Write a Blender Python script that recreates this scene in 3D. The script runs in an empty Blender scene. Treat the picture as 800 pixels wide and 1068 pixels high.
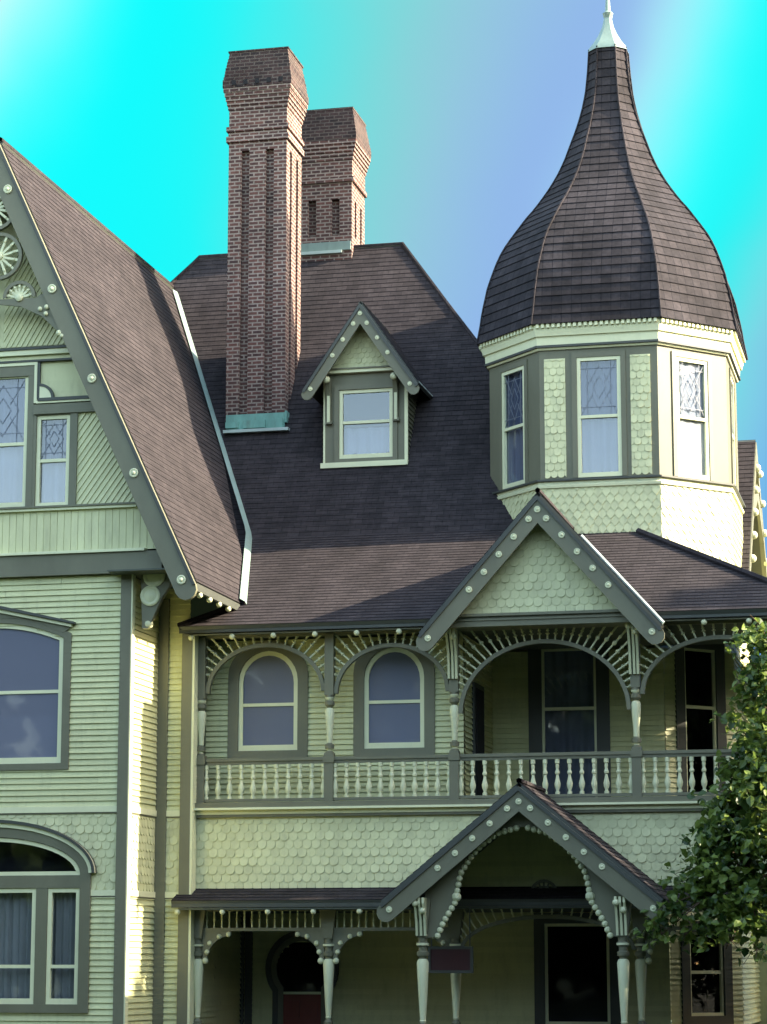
import bpy, math, random
from mathutils import Vector as V
random.seed(11)
sc = bpy.context.scene
PI = math.pi

# ------------------------------------------------------------------ camera
FP = 2550.0                                    # focal length in photo pixels (photo 800 x 1068)
PIT = math.atan(466 / FP)
YAW = math.atan(600 * math.cos(PIT) / FP)
CAM = V((10.0, -44.0, 1.7))
cam = bpy.data.objects.new('camera', bpy.data.cameras.new('camera'))
sc.collection.objects.link(cam)
cam.location = CAM
cam.rotation_euler = (PI / 2 + PIT, 0, YAW)
cam.data.sensor_fit = 'VERTICAL'
cam.data.sensor_height = 24.0
cam.data.lens = 24.0 * FP / 1068
cam.data.clip_end = 4000
sc.camera = cam
_F = V((-math.sin(YAW) * math.cos(PIT), math.cos(YAW) * math.cos(PIT), math.sin(PIT)))
_R = V((math.cos(YAW), math.sin(YAW), 0))
_U = _R.cross(_F)


def W(px, py, Y):
    """survey: the point of the plane at depth Y seen at a photo pixel"""
    d = _F + _R * ((px - 400) / FP) + _U * ((534 - py) / FP)
    return CAM + d * ((Y - CAM.y) / d.y)


def WX(px, py, Y): return W(px, py, Y).x
def WZ(px, py, Y): return W(px, py, Y).z


# ------------------------------------------------------------------ light
SUN_EL, SUN_AZ = math.radians(27), math.radians(2.5)
sd = V((math.cos(SUN_EL) * math.cos(SUN_AZ), math.cos(SUN_EL) * math.sin(SUN_AZ), math.sin(SUN_EL)))
sun = bpy.data.objects.new('sun', bpy.data.lights.new('sun', 'SUN'))
sc.collection.objects.link(sun)
sun.location = (40, 0, 40)
sun.rotation_euler = sd.to_track_quat('Z', 'Y').to_euler()
EXPO = 3.45
SKY_UP = 1.0 / 2 ** EXPO
sun.data.energy = 2.0
sun.data.angle = math.radians(0.6)
sun.data.color = (1.0, 0.86, 0.66)

world = bpy.data.worlds.new('World')
sc.world = world
world.use_nodes = True
nt = world.node_tree
for n in list(nt.nodes):
    nt.nodes.remove(n)


def wn(t, **k):
    n = nt.nodes.new(t)
    for a, b in k.items():
        setattr(n, a, b)
    return n


wl = nt.links.new
wout = wn('ShaderNodeOutputWorld')
sky = wn('ShaderNodeTexSky', sky_type='NISHITA', sun_disc=False)
sky.sun_elevation = SUN_EL
sky.sun_rotation = PI / 2 - SUN_AZ
sky.air_density = 1.0
sky.dust_density = 1.2
bg1 = wn('ShaderNodeBackground')
bg1.inputs['Strength'].default_value = 0.10
# warm daylight balance of the photograph
wbal = wn('ShaderNodeMixRGB', blend_type='MULTIPLY')
wbal.inputs[0].default_value = 1.0
wbal.inputs[2].default_value = (1.09, 1.0, 0.84, 1)
wl(sky.outputs[0], wbal.inputs[1])
wl(wbal.outputs[0], bg1.inputs[0])
# the northern half of the sky: thin cloud lit in bands of vivid cyan and lavender, fixed to compass directions
tc = wn('ShaderNodeTexCoord')


def wdot(v):
    n = wn('ShaderNodeVectorMath', operation='DOT_PRODUCT')
    n.inputs[1].default_value = v
    wl(tc.outputs['Generated'], n.inputs[0])
    return n.outputs['Value']


def wmath(op, a, b, c=None):
    n = wn('ShaderNodeMath', operation=op)
    for k, q in enumerate((a, b, c)):
        if q is None:
            continue
        if isinstance(q, (int, float)):
            n.inputs[k].default_value = q
        else:
            wl(q, n.inputs[k])
    return n.outputs[0]


noi = wn('ShaderNodeTexNoise')
noi.inputs['Scale'].default_value = 7.0
noi.inputs['Detail'].default_value = 3.0
wl(tc.outputs['Generated'], noi.inputs['Vector'])
east = wdot((0.9742, 0.2255, 0.0))
high = wdot((0.0405, -0.1752, 0.9837))
t1 = wmath('MULTIPLY_ADD', east, 1 / 0.314, 0.5)
t2 = wmath('MULTIPLY_ADD', high, -1.45, 1.27)
t3 = wmath('MULTIPLY', t1, t2)
t4 = wmath('MULTIPLY_ADD', noi.outputs['Fac'], 0.16, -0.08)
c1 = wmath('MAXIMUM', wmath('MULTIPLY_ADD', t1, -4.0, 1.0), 0.0)
c2_ = wmath('MULTIPLY_ADD', high, -2.0, 0.40)
t5 = wmath('ADD', wmath('ADD', t3, t4), wmath('MULTIPLY', c1, c2_))
t6 = wmath('MULTIPLY_ADD', t5, 1 / 1.5, 0.1)
ramp = wn('ShaderNodeValToRGB')
ramp.color_ramp.interpolation = 'B_SPLINE'
wl(t6, ramp.inputs[0])


def lin(c):
    return tuple((x / 12.92 if x <= 0.04045 else ((x + 0.055) / 1.055) ** 2.4) for x in [v / 255 for v in c])


SKY_STOPS = [(-0.03, (235, 252, 250)), (0.05, (140, 255, 255)), (0.13, (25, 255, 255)), (0.22, (15, 252, 255)), (0.31, (35, 246, 246)), (0.40, (95, 228, 228)),
             (0.50, (132, 214, 216)), (0.60, (150, 200, 222)), (0.70, (146, 186, 234)), (0.78, (146, 182, 236)), (0.84, (175, 240, 252)),
             (0.92, (70, 255, 255)), (1.00, (15, 252, 252)), (1.08, (60, 236, 238)), (1.16, (138, 214, 226)), (1.27, (108, 165, 240))]
while len(ramp.color_ramp.elements) < len(SKY_STOPS):
    ramp.color_ramp.elements.new(0.5)
for e, (p, c) in zip(ramp.color_ramp.elements, SKY_STOPS):
    e.position = p / 1.5 + 0.1
    e.color = (*lin(c), 1)
bg2 = wn('ShaderNodeBackground')
bg2.inputs['Strength'].default_value = SKY_UP
wl(ramp.outputs[0], bg2.inputs[0])
sep = wn('ShaderNodeSeparateXYZ')
wl(tc.outputs['Generated'], sep.inputs[0])
mr2 = wn('ShaderNodeMapRange', interpolation_type='SMOOTHSTEP')
mr2.inputs['From Min'].default_value = 0.45
mr2.inputs['From Max'].default_value = 0.80
wl(sep.outputs['Y'], mr2.inputs['Value'])
mixw = wn('ShaderNodeMixShader')
wl(mr2.outputs[0], mixw.inputs[0])
wl(bg1.outputs[0], mixw.inputs[1])
wl(bg2.outputs[0], mixw.inputs[2])
wl(mixw.outputs[0], wout.inputs['Surface'])

sc.view_settings.view_transform = 'Standard'
sc.view_settings.look = 'None'
sc.view_settings.gamma = 1.0
sc.view_settings.use_curve_mapping = False
sc.view_settings.exposure = EXPO
sc.render.engine = 'CYCLES'
sc.cycles.use_denoising = True
sc.cycles.max_bounces = 6
sc.cycles.transparent_max_bounces = 12

# ------------------------------------------------------------------ materials
MAT = {}


def paint(name, col, rough=0.55, var=0.10, bump=0.0, dirt=0.0, spec=0.35, isl=0.0):
    m = bpy.data.materials.new(name)
    m.use_nodes = True
    t = m.node_tree
    b = t.nodes['Principled BSDF']
    b.inputs['Roughness'].default_value = rough
    b.inputs['Specular IOR Level'].default_value = spec
    g = t.nodes.new('ShaderNodeNewGeometry')
    n1 = t.nodes.new('ShaderNodeTexNoise')
    n1.inputs['Scale'].default_value = 1.3
    n1.inputs['Detail'].default_value = 6
    n1.inputs['Roughness'].default_value = 0.65
    mp = t.nodes.new('ShaderNodeMapping')
    mp.inputs['Scale'].default_value = (1.0, 1.0, 0.45)
    t.links.new(g.outputs['Position'], mp.inputs['Vector'])
    t.links.new(mp.outputs[0], n1.inputs['Vector'])
    r = t.nodes.new('ShaderNodeValToRGB')
    r.color_ramp.elements[0].position = 0.32
    r.color_ramp.elements[1].position = 0.70
    c0 = [max(0, c * (1 - var)) for c in col]
    c1 = [min(1, c * (1 + var)) for c in col]
    r.color_ramp.elements[0].color = (*c0, 1)
    r.color_ramp.elements[1].color = (*c1, 1)
    t.links.new(n1.outputs['Fac'], r.inputs[0])
    out = r.outputs[0]
    if dirt:
        n2 = t.nodes.new('ShaderNodeTexNoise')
        n2.inputs['Scale'].default_value = 3.2
        n2.inputs['Detail'].default_value = 9
        n2.inputs['Roughness'].default_value = 0.72
        mp2 = t.nodes.new('ShaderNodeMapping')
        mp2.inputs['Scale'].default_value = (2.2, 2.2, 0.5)
        t.links.new(g.outputs['Position'], mp2.inputs['Vector'])
        t.links.new(mp2.outputs[0], n2.inputs['Vector'])
        r2 = t.nodes.new('ShaderNodeValToRGB')
        r2.color_ramp.elements[0].position = 0.50
        r2.color_ramp.elements[1].position = 0.78
        t.links.new(n2.outputs['Fac'], r2.inputs[0])
        mm = t.nodes.new('ShaderNodeMath')
        mm.operation = 'MULTIPLY'
        mm.inputs[1].default_value = dirt
        t.links.new(r2.outputs[0], mm.inputs[0])
        mx = t.nodes.new('ShaderNodeMixRGB')
        mx.inputs[2].default_value = (0.10, 0.095, 0.075, 1)
        t.links.new(mm.outputs[0], mx.inputs[0])
        t.links.new(out, mx.inputs[1])
        out = mx.outputs[0]
    if isl:
        mi = t.nodes.new('ShaderNodeMapRange')
        mi.inputs['To Min'].default_value = 1 - isl
        mi.inputs['To Max'].default_value = 1 + isl * 0.5
        t.links.new(g.outputs['Random Per Island'], mi.inputs['Value'])
        sc_ = t.nodes.new('ShaderNodeVectorMath')
        sc_.operation = 'SCALE'
        t.links.new(out, sc_.inputs[0])
        t.links.new(mi.outputs[0], sc_.inputs['Scale'])
        out = sc_.outputs[0]
    t.links.new(out, b.inputs['Base Color'])
    if bump:
        n3 = t.nodes.new('ShaderNodeTexNoise')
        n3.inputs['Scale'].default_value = 40
        t.links.new(g.outputs['Position'], n3.inputs['Vector'])
        bp = t.nodes.new('ShaderNodeBump')
        bp.inputs['Strength'].default_value = bump
        bp.inputs['Distance'].default_value = 0.02
        t.links.new(n3.outputs['Fac'], bp.inputs['Height'])
        t.links.new(bp.outputs[0], b.inputs['Normal'])
    MAT[name] = m
    return m


def bricky(name, c1, c2, mortar, bw, rh, ms, rough=0.9, big=0.35, bump=0.4, tint=(0.5, 0.5, 0.5), streak=False):
    m = bpy.data.materials.new(name)
    m.use_nodes = True
    t = m.node_tree
    b = t.nodes['Principled BSDF']
    b.inputs['Roughness'].default_value = rough
    b.inputs['Specular IOR Level'].default_value = 0.2
    uv = t.nodes.new('ShaderNodeUVMap')
    k = t.nodes.new('ShaderNodeTexBrick')
    k.inputs['Scale'].default_value = 1
    k.inputs['Brick Width'].default_value = bw
    k.inputs['Row Height'].default_value = rh
    k.inputs['Mortar Size'].default_value = ms
    k.inputs['Mortar Smooth'].default_value = 0.2
    k.inputs['Bias'].default_value = 0.0
    k.inputs['Color1'].default_value = (*c1, 1)
    k.inputs['Color2'].default_value = (*c2, 1)
    k.inputs['Mortar'].default_value = (*mortar, 1)
    t.links.new(uv.outputs[0], k.inputs['Vector'])
    g = t.nodes.new('ShaderNodeNewGeometry')
    n = t.nodes.new('ShaderNodeTexNoise')
    n.inputs['Scale'].default_value = 0.9
    n.inputs['Detail'].default_value = 7
    n.inputs['Roughness'].default_value = 0.7
    mp = t.nodes.new('ShaderNodeMapping')
    mp.inputs['Scale'].default_value = (2.2, 0.5, 0.5) if streak else (1, 1, 1)
    t.links.new(g.outputs['Position'], mp.inputs[0])
    t.links.new(mp.outputs[0], n.inputs['Vector'])
    r = t.nodes.new('ShaderNodeMapRange')
    r.inputs['From Min'].default_value = 0.3
    r.inputs['From Max'].default_value = 0.7
    r.inputs['To Min'].default_value = 1 - big
    r.inputs['To Max'].default_value = 1 + big
    t.links.new(n.outputs['Fac'], r.inputs[0])
    n2 = t.nodes.new('ShaderNodeTexNoise')
    n2.inputs['Scale'].default_value = 14
    n2.inputs['Detail'].default_value = 4
    t.links.new(uv.outputs[0], n2.inputs['Vector'])
    r2 = t.nodes.new('ShaderNodeMapRange')
    r2.inputs['From Min'].default_value = 0.3
    r2.inputs['From Max'].default_value = 0.7
    r2.inputs['To Min'].default_value = 0.8
    r2.inputs['To Max'].default_value = 1.2
    t.links.new(n2.outputs['Fac'], r2.inputs[0])
    mu = t.nodes.new('ShaderNodeMath')
    mu.operation = 'MULTIPLY'
    t.links.new(r.outputs[0], mu.inputs[0])
    t.links.new(r2.outputs[0], mu.inputs[1])
    vm = t.nodes.new('ShaderNodeVectorMath')
    vm.operation = 'SCALE'
    t.links.new(k.outputs['Color'], vm.inputs[0])
    t.links.new(mu.outputs[0], vm.inputs['Scale'])
    t.links.new(vm.outputs[0], b.inputs['Base Color'])
    bp = t.nodes.new('ShaderNodeBump')
    bp.inputs['Strength'].default_value = bump
    bp.inputs['Distance'].default_value = 0.012
    bp.invert = True
    t.links.new(k.outputs['Fac'], bp.inputs['Height'])
    t.links.new(bp.outputs[0], b.inputs['Normal'])
    MAT[name] = m
    return m


paint('sage_siding', (0.53, 0.54, 0.285), 0.5, 0.07, dirt=0.28, isl=0.09)
paint('sage_shingle', (0.57, 0.575, 0.325), 0.55, 0.08, dirt=0.28, isl=0.10)
paint('grey_trim', (0.140, 0.140, 0.090), 0.5, 0.12, dirt=0.10)
paint('dark_trim', (0.055, 0.060, 0.050), 0.5, 0.12)
paint('cream_trim', (0.64, 0.65, 0.41), 0.45, 0.05, dirt=0.10)
paint('cream_turned', (0.56, 0.575, 0.365), 0.45, 0.08, dirt=0.18)
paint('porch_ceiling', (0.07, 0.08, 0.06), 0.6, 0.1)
paint('floor_boards', (0.075, 0.078, 0.07), 0.6, 0.12)
paint('dark_room', (0.012, 0.012, 0.014), 0.9, 0.0)  # near-black lining; the shade of unlit interiors is put into its colour
paint('curtain_cloth', (0.155, 0.165, 0.20), 0.9, 0.12)
paint('lace_curtain', (0.25, 0.26, 0.235), 0.9, 0.18)
paint('sunlit_curtain', (0.46, 0.45, 0.40), 0.9, 0.15)  # paler cloth for the tower's sunny faces; sunlight is put into its colour
paint('verdigris', (0.14, 0.30, 0.25), 0.6, 0.35, dirt=0.6)
paint('pale_metal', (0.36, 0.43, 0.39), 0.45, 0.18, dirt=0.20)
paint('lead_came', (0.15, 0.165, 0.19), 0.5, 0.1)
paint('weathered_copper', (0.17, 0.235, 0.205), 0.5, 0.22, dirt=0.4)
paint('red_door', (0.17, 0.035, 0.025), 0.4, 0.15)
paint('sign_red', (0.045, 0.012, 0.014), 0.5, 0.15)
paint('sign_stroke', (0.32, 0.16, 0.15), 0.5, 0.1)
paint('bark', (0.11, 0.075, 0.05), 0.95, 0.35, bump=0.6)
paint('lawn', (0.032, 0.048, 0.018), 0.95, 0.3, bump=0.4)
paint('brick_base', (0.2, 0.10, 0.07), 0.9, 0.2)
bricky('roof_shingle', (0.0215, 0.0178, 0.0192), (0.0345, 0.0288, 0.0300), (0.0155, 0.0130, 0.0150), 0.26, 0.15, 0.008, big=0.32, streak=True)
bricky('bell_shingle', (0.019, 0.0168, 0.0190), (0.033, 0.0285, 0.0310), (0.012, 0.011, 0.014), 0.20, 0.19, 0.010, big=0.55)
bricky('chimney_brick', (0.110, 0.052, 0.043), (0.050, 0.029, 0.028), (0.210, 0.170, 0.145), 0.22, 0.085, 0.017, bump=0.6, big=0.3)
bricky('sooty_brick', (0.050, 0.030, 0.028), (0.022, 0.017, 0.018), (0.080, 0.065, 0.057), 0.22, 0.085, 0.014, bump=0.6)


def glassmat(name, refl, tint, k=1.0):
    m = bpy.data.materials.new(name)
    m.use_nodes = True
    t = m.node_tree
    for n in list(t.nodes):
        t.nodes.remove(n)
    o = t.nodes.new('ShaderNodeOutputMaterial')
    gl = t.nodes.new('ShaderNodeBsdfGlossy')
    gl.inputs['Roughness'].default_value = 0.03
    gl.inputs['Color'].default_value = (0.92, 0.95, 1, 1)
    tr = t.nodes.new('ShaderNodeBsdfTransparent')
    tr.inputs['Color'].default_value = (*tint, 1)
    fr = t.nodes.new('ShaderNodeFresnel')
    gb = t.nodes.new('ShaderNodeNewGeometry')
    io = t.nodes.new('ShaderNodeMapRange')      # the same reflectance from both faces of the pane
    io.inputs['To Min'].default_value = 1.5
    io.inputs['To Max'].default_value = 1 / 1.5
    t.links.new(gb.outputs['Backfacing'], io.inputs['Value'])
    t.links.new(io.outputs[0], fr.inputs['IOR'])
    ad = t.nodes.new('ShaderNodeMath')
    ad.operation = 'MULTIPLY_ADD'
    ad.use_clamp = True
    ad.inputs[1].default_value = k
    ad.inputs[2].default_value = refl
    t.links.new(fr.outputs[0], ad.inputs[0])
    g = t.nodes.new('ShaderNodeNewGeometry')
    n = t.nodes.new('ShaderNodeTexNoise')
    n.inputs['Scale'].default_value = 2.2
    n.inputs['Detail'].default_value = 1
    t.links.new(g.outputs['Position'], n.inputs['Vector'])
    bp = t.nodes.new('ShaderNodeBump')
    bp.inputs['Strength'].default_value = 0.06
    bp.inputs['Distance'].default_value = 0.02
    t.links.new(n.outputs['Fac'], bp.inputs['Height'])
    t.links.new(bp.outputs[0], gl.inputs['Normal'])
    mx = t.nodes.new('ShaderNodeMixShader')
    t.links.new(ad.outputs[0], mx.inputs[0])
    t.links.new(tr.outputs[0], mx.inputs[1])
    t.links.new(gl.outputs[0], mx.inputs[2])
    t.links.new(mx.outputs[0], o.inputs[0])
    MAT[name] = m


glassmat('window_glass', 0.07, (0.82, 0.86, 0.92))
glassmat('dark_glass', 0.004, (0.4, 0.4, 0.44), 0.30)
glassmat('leaded_glass', 0.05, (0.62, 0.68, 0.80))


def screenmat():
    """insect screen: fine grey mesh, half see-through"""
    m = bpy.data.materials.new('insect_screen')
    m.use_nodes = True
    t = m.node_tree
    for n in list(t.nodes):
        t.nodes.remove(n)
    o = t.nodes.new('ShaderNodeOutputMaterial')
    d = t.nodes.new('ShaderNodeBsdfDiffuse')
    d.inputs['Color'].default_value = (0.22, 0.235, 0.30, 1)
    tr = t.nodes.new('ShaderNodeBsdfTransparent')
    mx = t.nodes.new('ShaderNodeMixShader')
    mx.inputs[0].default_value = 0.62
    t.links.new(tr.outputs[0], mx.inputs[1])
    t.links.new(d.outputs[0], mx.inputs[2])
    t.links.new(mx.outputs[0], o.inputs[0])
    MAT['insect_screen'] = m


screenmat()


def leafmat(name, ca, cb):
    m = bpy.data.materials.new(name)
    m.use_nodes = True
    t = m.node_tree
    for n in list(t.nodes):
        t.nodes.remove(n)
    o = t.nodes.new('ShaderNodeOutputMaterial')
    b = t.nodes.new('ShaderNodeBsdfPrincipled')
    b.inputs['Roughness'].default_value = 0.38
    tl = t.nodes.new('ShaderNodeBsdfTranslucent')
    g = t.nodes.new('ShaderNodeNewGeometry')
    r = t.nodes.new('ShaderNodeValToRGB')
    r.color_ramp.elements[0].color = (*ca, 1)
    r.color_ramp.elements[1].color = (*cb, 1)
    t.links.new(g.outputs['Random Per Island'], r.inputs[0])
    t.links.new(r.outputs[0], b.inputs['Base Color'])
    t.links.new(r.outputs[0], tl.inputs['Color'])
    mx = t.nodes.new('ShaderNodeMixShader')
    mx.inputs[0].default_value = 0.42
    t.links.new(b.outputs[0], mx.inputs[1])
    t.links.new(tl.outputs[0], mx.inputs[2])
    t.links.new(mx.outputs[0], o.inputs[0])
    MAT[name] = m


leafmat('green_leaf', (0.022, 0.060, 0.014), (0.190, 0.260, 0.045))
leafmat('wood_leaf', (0.012, 0.026, 0.008), (0.032, 0.055, 0.014))
leafmat('brown_leaf', (0.032, 0.024, 0.010), (0.065, 0.045, 0.018))

# ------------------------------------------------------------------ mesh helpers
AXX, AXY, AXZ = V((1, 0, 0)), V((0, 1, 0)), V((0, 0, 1))


class Fr:
    """a wall plane: origin, u across, v up, n outward"""
    def __init__(s, o, u, v=AXZ):
        s.o, s.u, s.v = V(o), V(u).normalized(), V(v).normalized()
        s.n = s.u.cross(s.v)

    def p(s, a, b, c=0.0): return s.o + s.u * a + s.v * b + s.n * c


def front(Y): return Fr((0, Y, 0), AXX)


class MB:
    def __init__(s): s.v, s.f, s.m, s.uv = [], [], [], []

    def face(s, pts, mat=0, uv=None):
        b = len(s.v)
        s.v += [tuple(p) for p in pts]
        s.f.append(tuple(range(b, b + len(pts))))
        s.m.append(mat)
        s.uv.append(uv)

    def box(s, fr, u0, u1, v0, v1, w0, w1, mat=0):
        p = fr.p
        s.face([p(u0, v0, w1), p(u1, v0, w1), p(u1, v1, w1), p(u0, v1, w1)], mat)
        s.face([p(u1, v0, w0), p(u0, v0, w0), p(u0, v1, w0), p(u1, v1, w0)], mat)
        s.face([p(u0, v0, w0), p(u0, v0, w1), p(u0, v1, w1), p(u0, v1, w0)], mat)
        s.face([p(u1, v0, w1), p(u1, v0, w0), p(u1, v1, w0), p(u1, v1, w1)], mat)
        s.face([p(u0, v1, w1), p(u1, v1, w1), p(u1, v1, w0), p(u0, v1, w0)], mat)
        s.face([p(u0, v0, w0), p(u1, v0, w0), p(u1, v0, w1), p(u0, v0, w1)], mat)

    def prism(s, fr, pts, w0, w1, mat=0, smat=None):
        if area(pts) < 0:
            pts = pts[::-1]
        s.face([fr.p(a, b, w1) for a, b in pts], mat)
        s.face([fr.p(a, b, w0) for a, b in pts[::-1]], mat)
        n = len(pts)
        for i in range(n):
            (a, b), (c, d) = pts[i], pts[(i + 1) % n]
            s.face([fr.p(a, b, w0), fr.p(c, d, w0), fr.p(c, d, w1), fr.p(a, b, w1)], mat if smat is None else smat)

    def ring(s, fr, outer, inner, w0, w1, mat=0, closed=True):
        n = len(outer)
        for i in range(n if closed else n - 1):
            j = (i + 1) % n
            o1, o2, i1, i2 = outer[i], outer[j], inner[i], inner[j]
            s.face([fr.p(*o1, w1), fr.p(*o2, w1), fr.p(*i2, w1), fr.p(*i1, w1)], mat)
            s.face([fr.p(*o1, w0), fr.p(*o2, w0), fr.p(*o2, w1), fr.p(*o1, w1)], mat)
            s.face([fr.p(*i1, w1), fr.p(*i2, w1), fr.p(*i2, w0), fr.p(*i1, w0)], mat)

    def bar(s, fr, a, b, wd, w0, w1, mat=0):
        dx, dy = b[0] - a[0], b[1] - a[1]
        l = math.hypot(dx, dy) or 1
        nx, ny = -dy / l * wd / 2, dx / l * wd / 2
        s.prism(fr, [(a[0] - nx, a[1] - ny), (b[0] - nx, b[1] - ny), (b[0] + nx, b[1] + ny), (a[0] + nx, a[1] + ny)], w0, w1, mat)

    def lathe(s, prof, o=(0, 0, 0), ax=AXZ, seg=10, mat=0, scale=1.0):
        """prof: list of (height, radius[, mat])"""
        ax = V(ax).normalized()
        t = ax.cross(AXX if abs(ax.x) < 0.9 else AXY).normalized()
        b = ax.cross(t)
        o = V(o)
        rows = []
        for q in prof:
            rows.append([o + ax * q[0] + (t * math.cos(2 * PI * k / seg) + b * math.sin(2 * PI * k / seg)) * q[1] * scale for k in range(seg)])
        for i in range(len(rows) - 1):
            mt = prof[i][2] if len(prof[i]) > 2 else mat
            for k in range(seg):
                l = (k + 1) % seg
                s.face([rows[i][k], rows[i][l], rows[i + 1][l], rows[i + 1][k]], mt)
        if prof[-1][1] > 1e-4:
            s.face(rows[-1], mat)
        if prof[0][1] > 1e-4:
            s.face(rows[0][::-1], mat)

    def ball(s, c, r, mat=0, seg=10, n=6):
        s.lathe([(-r * math.cos(PI * i / n), r * math.sin(PI * i / n) + 1e-5) for i in range(n + 1)], c, AXZ, seg, mat)

    def tube(s, path, rads, seg=7, mat=0):
        rows = []
        path = [V(p) for p in path]
        for i, p in enumerate(path):
            d = (path[min(i + 1, len(path) - 1)] - path[max(i - 1, 0)]).normalized()
            t = d.cross(AXX if abs(d.x) < 0.8 else AXY).normalized()
            b = d.cross(t)
            r = rads[i] if isinstance(rads, (list, tuple)) else rads
            rows.append([p + (t * math.cos(2 * PI * k / seg) + b * math.sin(2 * PI * k / seg)) * r for k in range(seg)])
        for i in range(len(rows) - 1):
            for k in range(seg):
                l = (k + 1) % seg
                s.face([rows[i][k], rows[i][l], rows[i + 1][l], rows[i + 1][k]], mat)

    def build(s, name, mats, parent=None, smooth=True, label=None, loc=None):
        me = bpy.data.meshes.new(name)
        # merge coincident vertices so that shading and islands are clean
        idx, vs, fs = {}, [], []
        for f in s.f:
            q = []
            for i in f:
                key = tuple(round(c, 4) for c in s.v[i])
                if key not in idx:
                    idx[key] = len(vs)
                    vs.append(s.v[i])
                q.append(idx[key])
            fs.append(q)
        keep = [i for i, q in enumerate(fs) if len(set(q)) == len(q)]
        fs2, ms, uvs = [], [], []
        for i, q in enumerate(fs):
            if i in _none:
                pass
            if len(set(q)) != len(q):
                r, u = [], []
                for j, x in enumerate(q):
                    if x not in r:
                        r.append(x)
                        if s.uv[i]:
                            u.append(s.uv[i][j])
                if len(r) < 3:
                    continue
                fs2.append(r); ms.append(s.m[i]); uvs.append(u if s.uv[i] else None)
            else:
                fs2.append(q); ms.append(s.m[i]); uvs.append(s.uv[i])
        me.from_pydata(vs, [], fs2)
        me.update()
        lay = me.uv_layers.new(name='UVMap')
        for i, pl in enumerate(me.polygons):
            pl.material_index = ms[i]
            u = uvs[i]
            for j, li in enumerate(pl.loop_indices):
                if u:
                    lay.data[li].uv = u[j]
                else:
                    c = me.vertices[me.loops[li].vertex_index].co
                    n = pl.normal
                    if abs(n.z) > 0.9:
                        lay.data[li].uv = (c.x, c.y)
                    elif abs(n.x) > abs(n.y):
                        lay.data[li].uv = (c.y, c.z)
                    else:
                        lay.data[li].uv = (c.x, c.z)
        for x in (mats if isinstance(mats, (list, tuple)) else [mats]):
            me.materials.append(MAT[x])
        if smooth:
            me.polygons.foreach_set('use_smooth', [True] * len(me.polygons))
            me.set_sharp_from_angle(angle=math.radians(32))
        ob = bpy.data.objects.new(name, me)
        sc.collection.objects.link(ob)
        if parent:
            ob.parent = parent
        if loc is not None:
            ob.location = loc
        if label:
            ob['label'] = label
        return ob


_none = set()


def area(p):
    return 0.5 * sum(p[i][0] * p[(i + 1) % len(p)][1] - p[(i + 1) % len(p)][0] * p[i][1] for i in range(len(p)))


def clip(poly, f):
    out = []
    for i in range(len(poly)):
        a, b = poly[i], poly[(i + 1) % len(poly)]
        fa, fb = f(a), f(b)
        if fa >= 0:
            out.append(a)
        if (fa >= 0) != (fb >= 0):
            t = fa / (fa - fb)
            out.append((a[0] + (b[0] - a[0]) * t, a[1] + (b[1] - a[1]) * t))
    return out


def copy_at(o, parent, loc=None, mat=None):
    c = o.copy()
    sc.collection.objects.link(c)
    c.parent = parent
    if loc is not None:
        c.location = loc
    return c


def courses(mb, poly3, pitch, lift=0.009, thick=0.07, mat=0, smat=1, origin=None):
    """a roof plane laid in overlapping courses, with a solid deck under it"""
    P = [V(p) for p in poly3]
    n = V((0, 0, 0))
    for i in range(len(P)):
        n += (P[i] - P[0]).cross(P[(i + 1) % len(P)] - P[0])
    n.normalize()
    if n.z < 0:
        n = -n
        P = P[::-1]
    u = AXZ.cross(n).normalized()
    v = n.cross(u)
    o = P[0] if origin is None else V(origin)
    q = [((p - o).dot(u), (p - o).dot(v)) for p in P]
    pt = lambda a, b, c: o + u * a + v * b + n * c
    v0 = min(b for a, b in q)
    v1 = max(b for a, b in q)
    k = math.floor(v0 / pitch)
    a = k * pitch
    off = 0.0
    while a < v1 - 1e-6:
        s = clip(clip(q, lambda p: p[1] - a), lambda p: a + pitch - p[1])
        if len(s) >= 3 and abs(area(s)) > 1e-5:
            mb.face([pt(x, y, lift * (1 - (y - a) / pitch) + 0.002) for x, y in s], mat, [(x, y) for x, y in s])
            lo = min(y for x, y in s)
            e = [x for x, y in s if y < lo + 1e-5]
            if len(e) >= 2:
                x0, x1 = min(e), max(e)
                mb.face([pt(x0, lo, -0.001), pt(x1, lo, -0.001), pt(x1, lo, lift + 0.002), pt(x0, lo, lift + 0.002)], mat, [(x0, lo), (x1, lo), (x1, lo + 0.01), (x0, lo + 0.01)])
        a += pitch
    mb.face([pt(x, y, -thick) for x, y in q[::-1]], smat)
    for i in range(len(q)):
        (x, y), (z, w) = q[i], q[(i + 1) % len(q)]
        mb.face([pt(x, y, -thick), pt(z, w, -thick), pt(z, w, 0), pt(x, y, 0)], smat)


def hole_iv(h, z):
    uc, hw, v0, v1, rise, kind = h
    if z <= v0 or z >= v1:
        return None
    if rise and z > v1 - rise:
        t = (z - (v1 - rise)) / rise
        w = hw * (math.sqrt(max(0, 1 - t * t)) if kind == 'e' else math.sqrt(max(0, 1 - t)))
    else:
        w = hw
    return (uc - w, uc + w)


def spans(a, b, holes, z):
    r = [(a, b)]
    for h in holes:
        iv = hole_iv(h, z)
        if not iv:
            continue
        q = []
        for x, y in r:
            if iv[1] <= x or iv[0] >= y:
                q.append((x, y))
            else:
                if iv[0] > x:
                    q.append((x, iv[0]))
                if iv[1] < y:
                    q.append((iv[1], y))
        r = q
    return r


def rng_f(rng): return rng if callable(rng) else (lambda z: rng)


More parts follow.
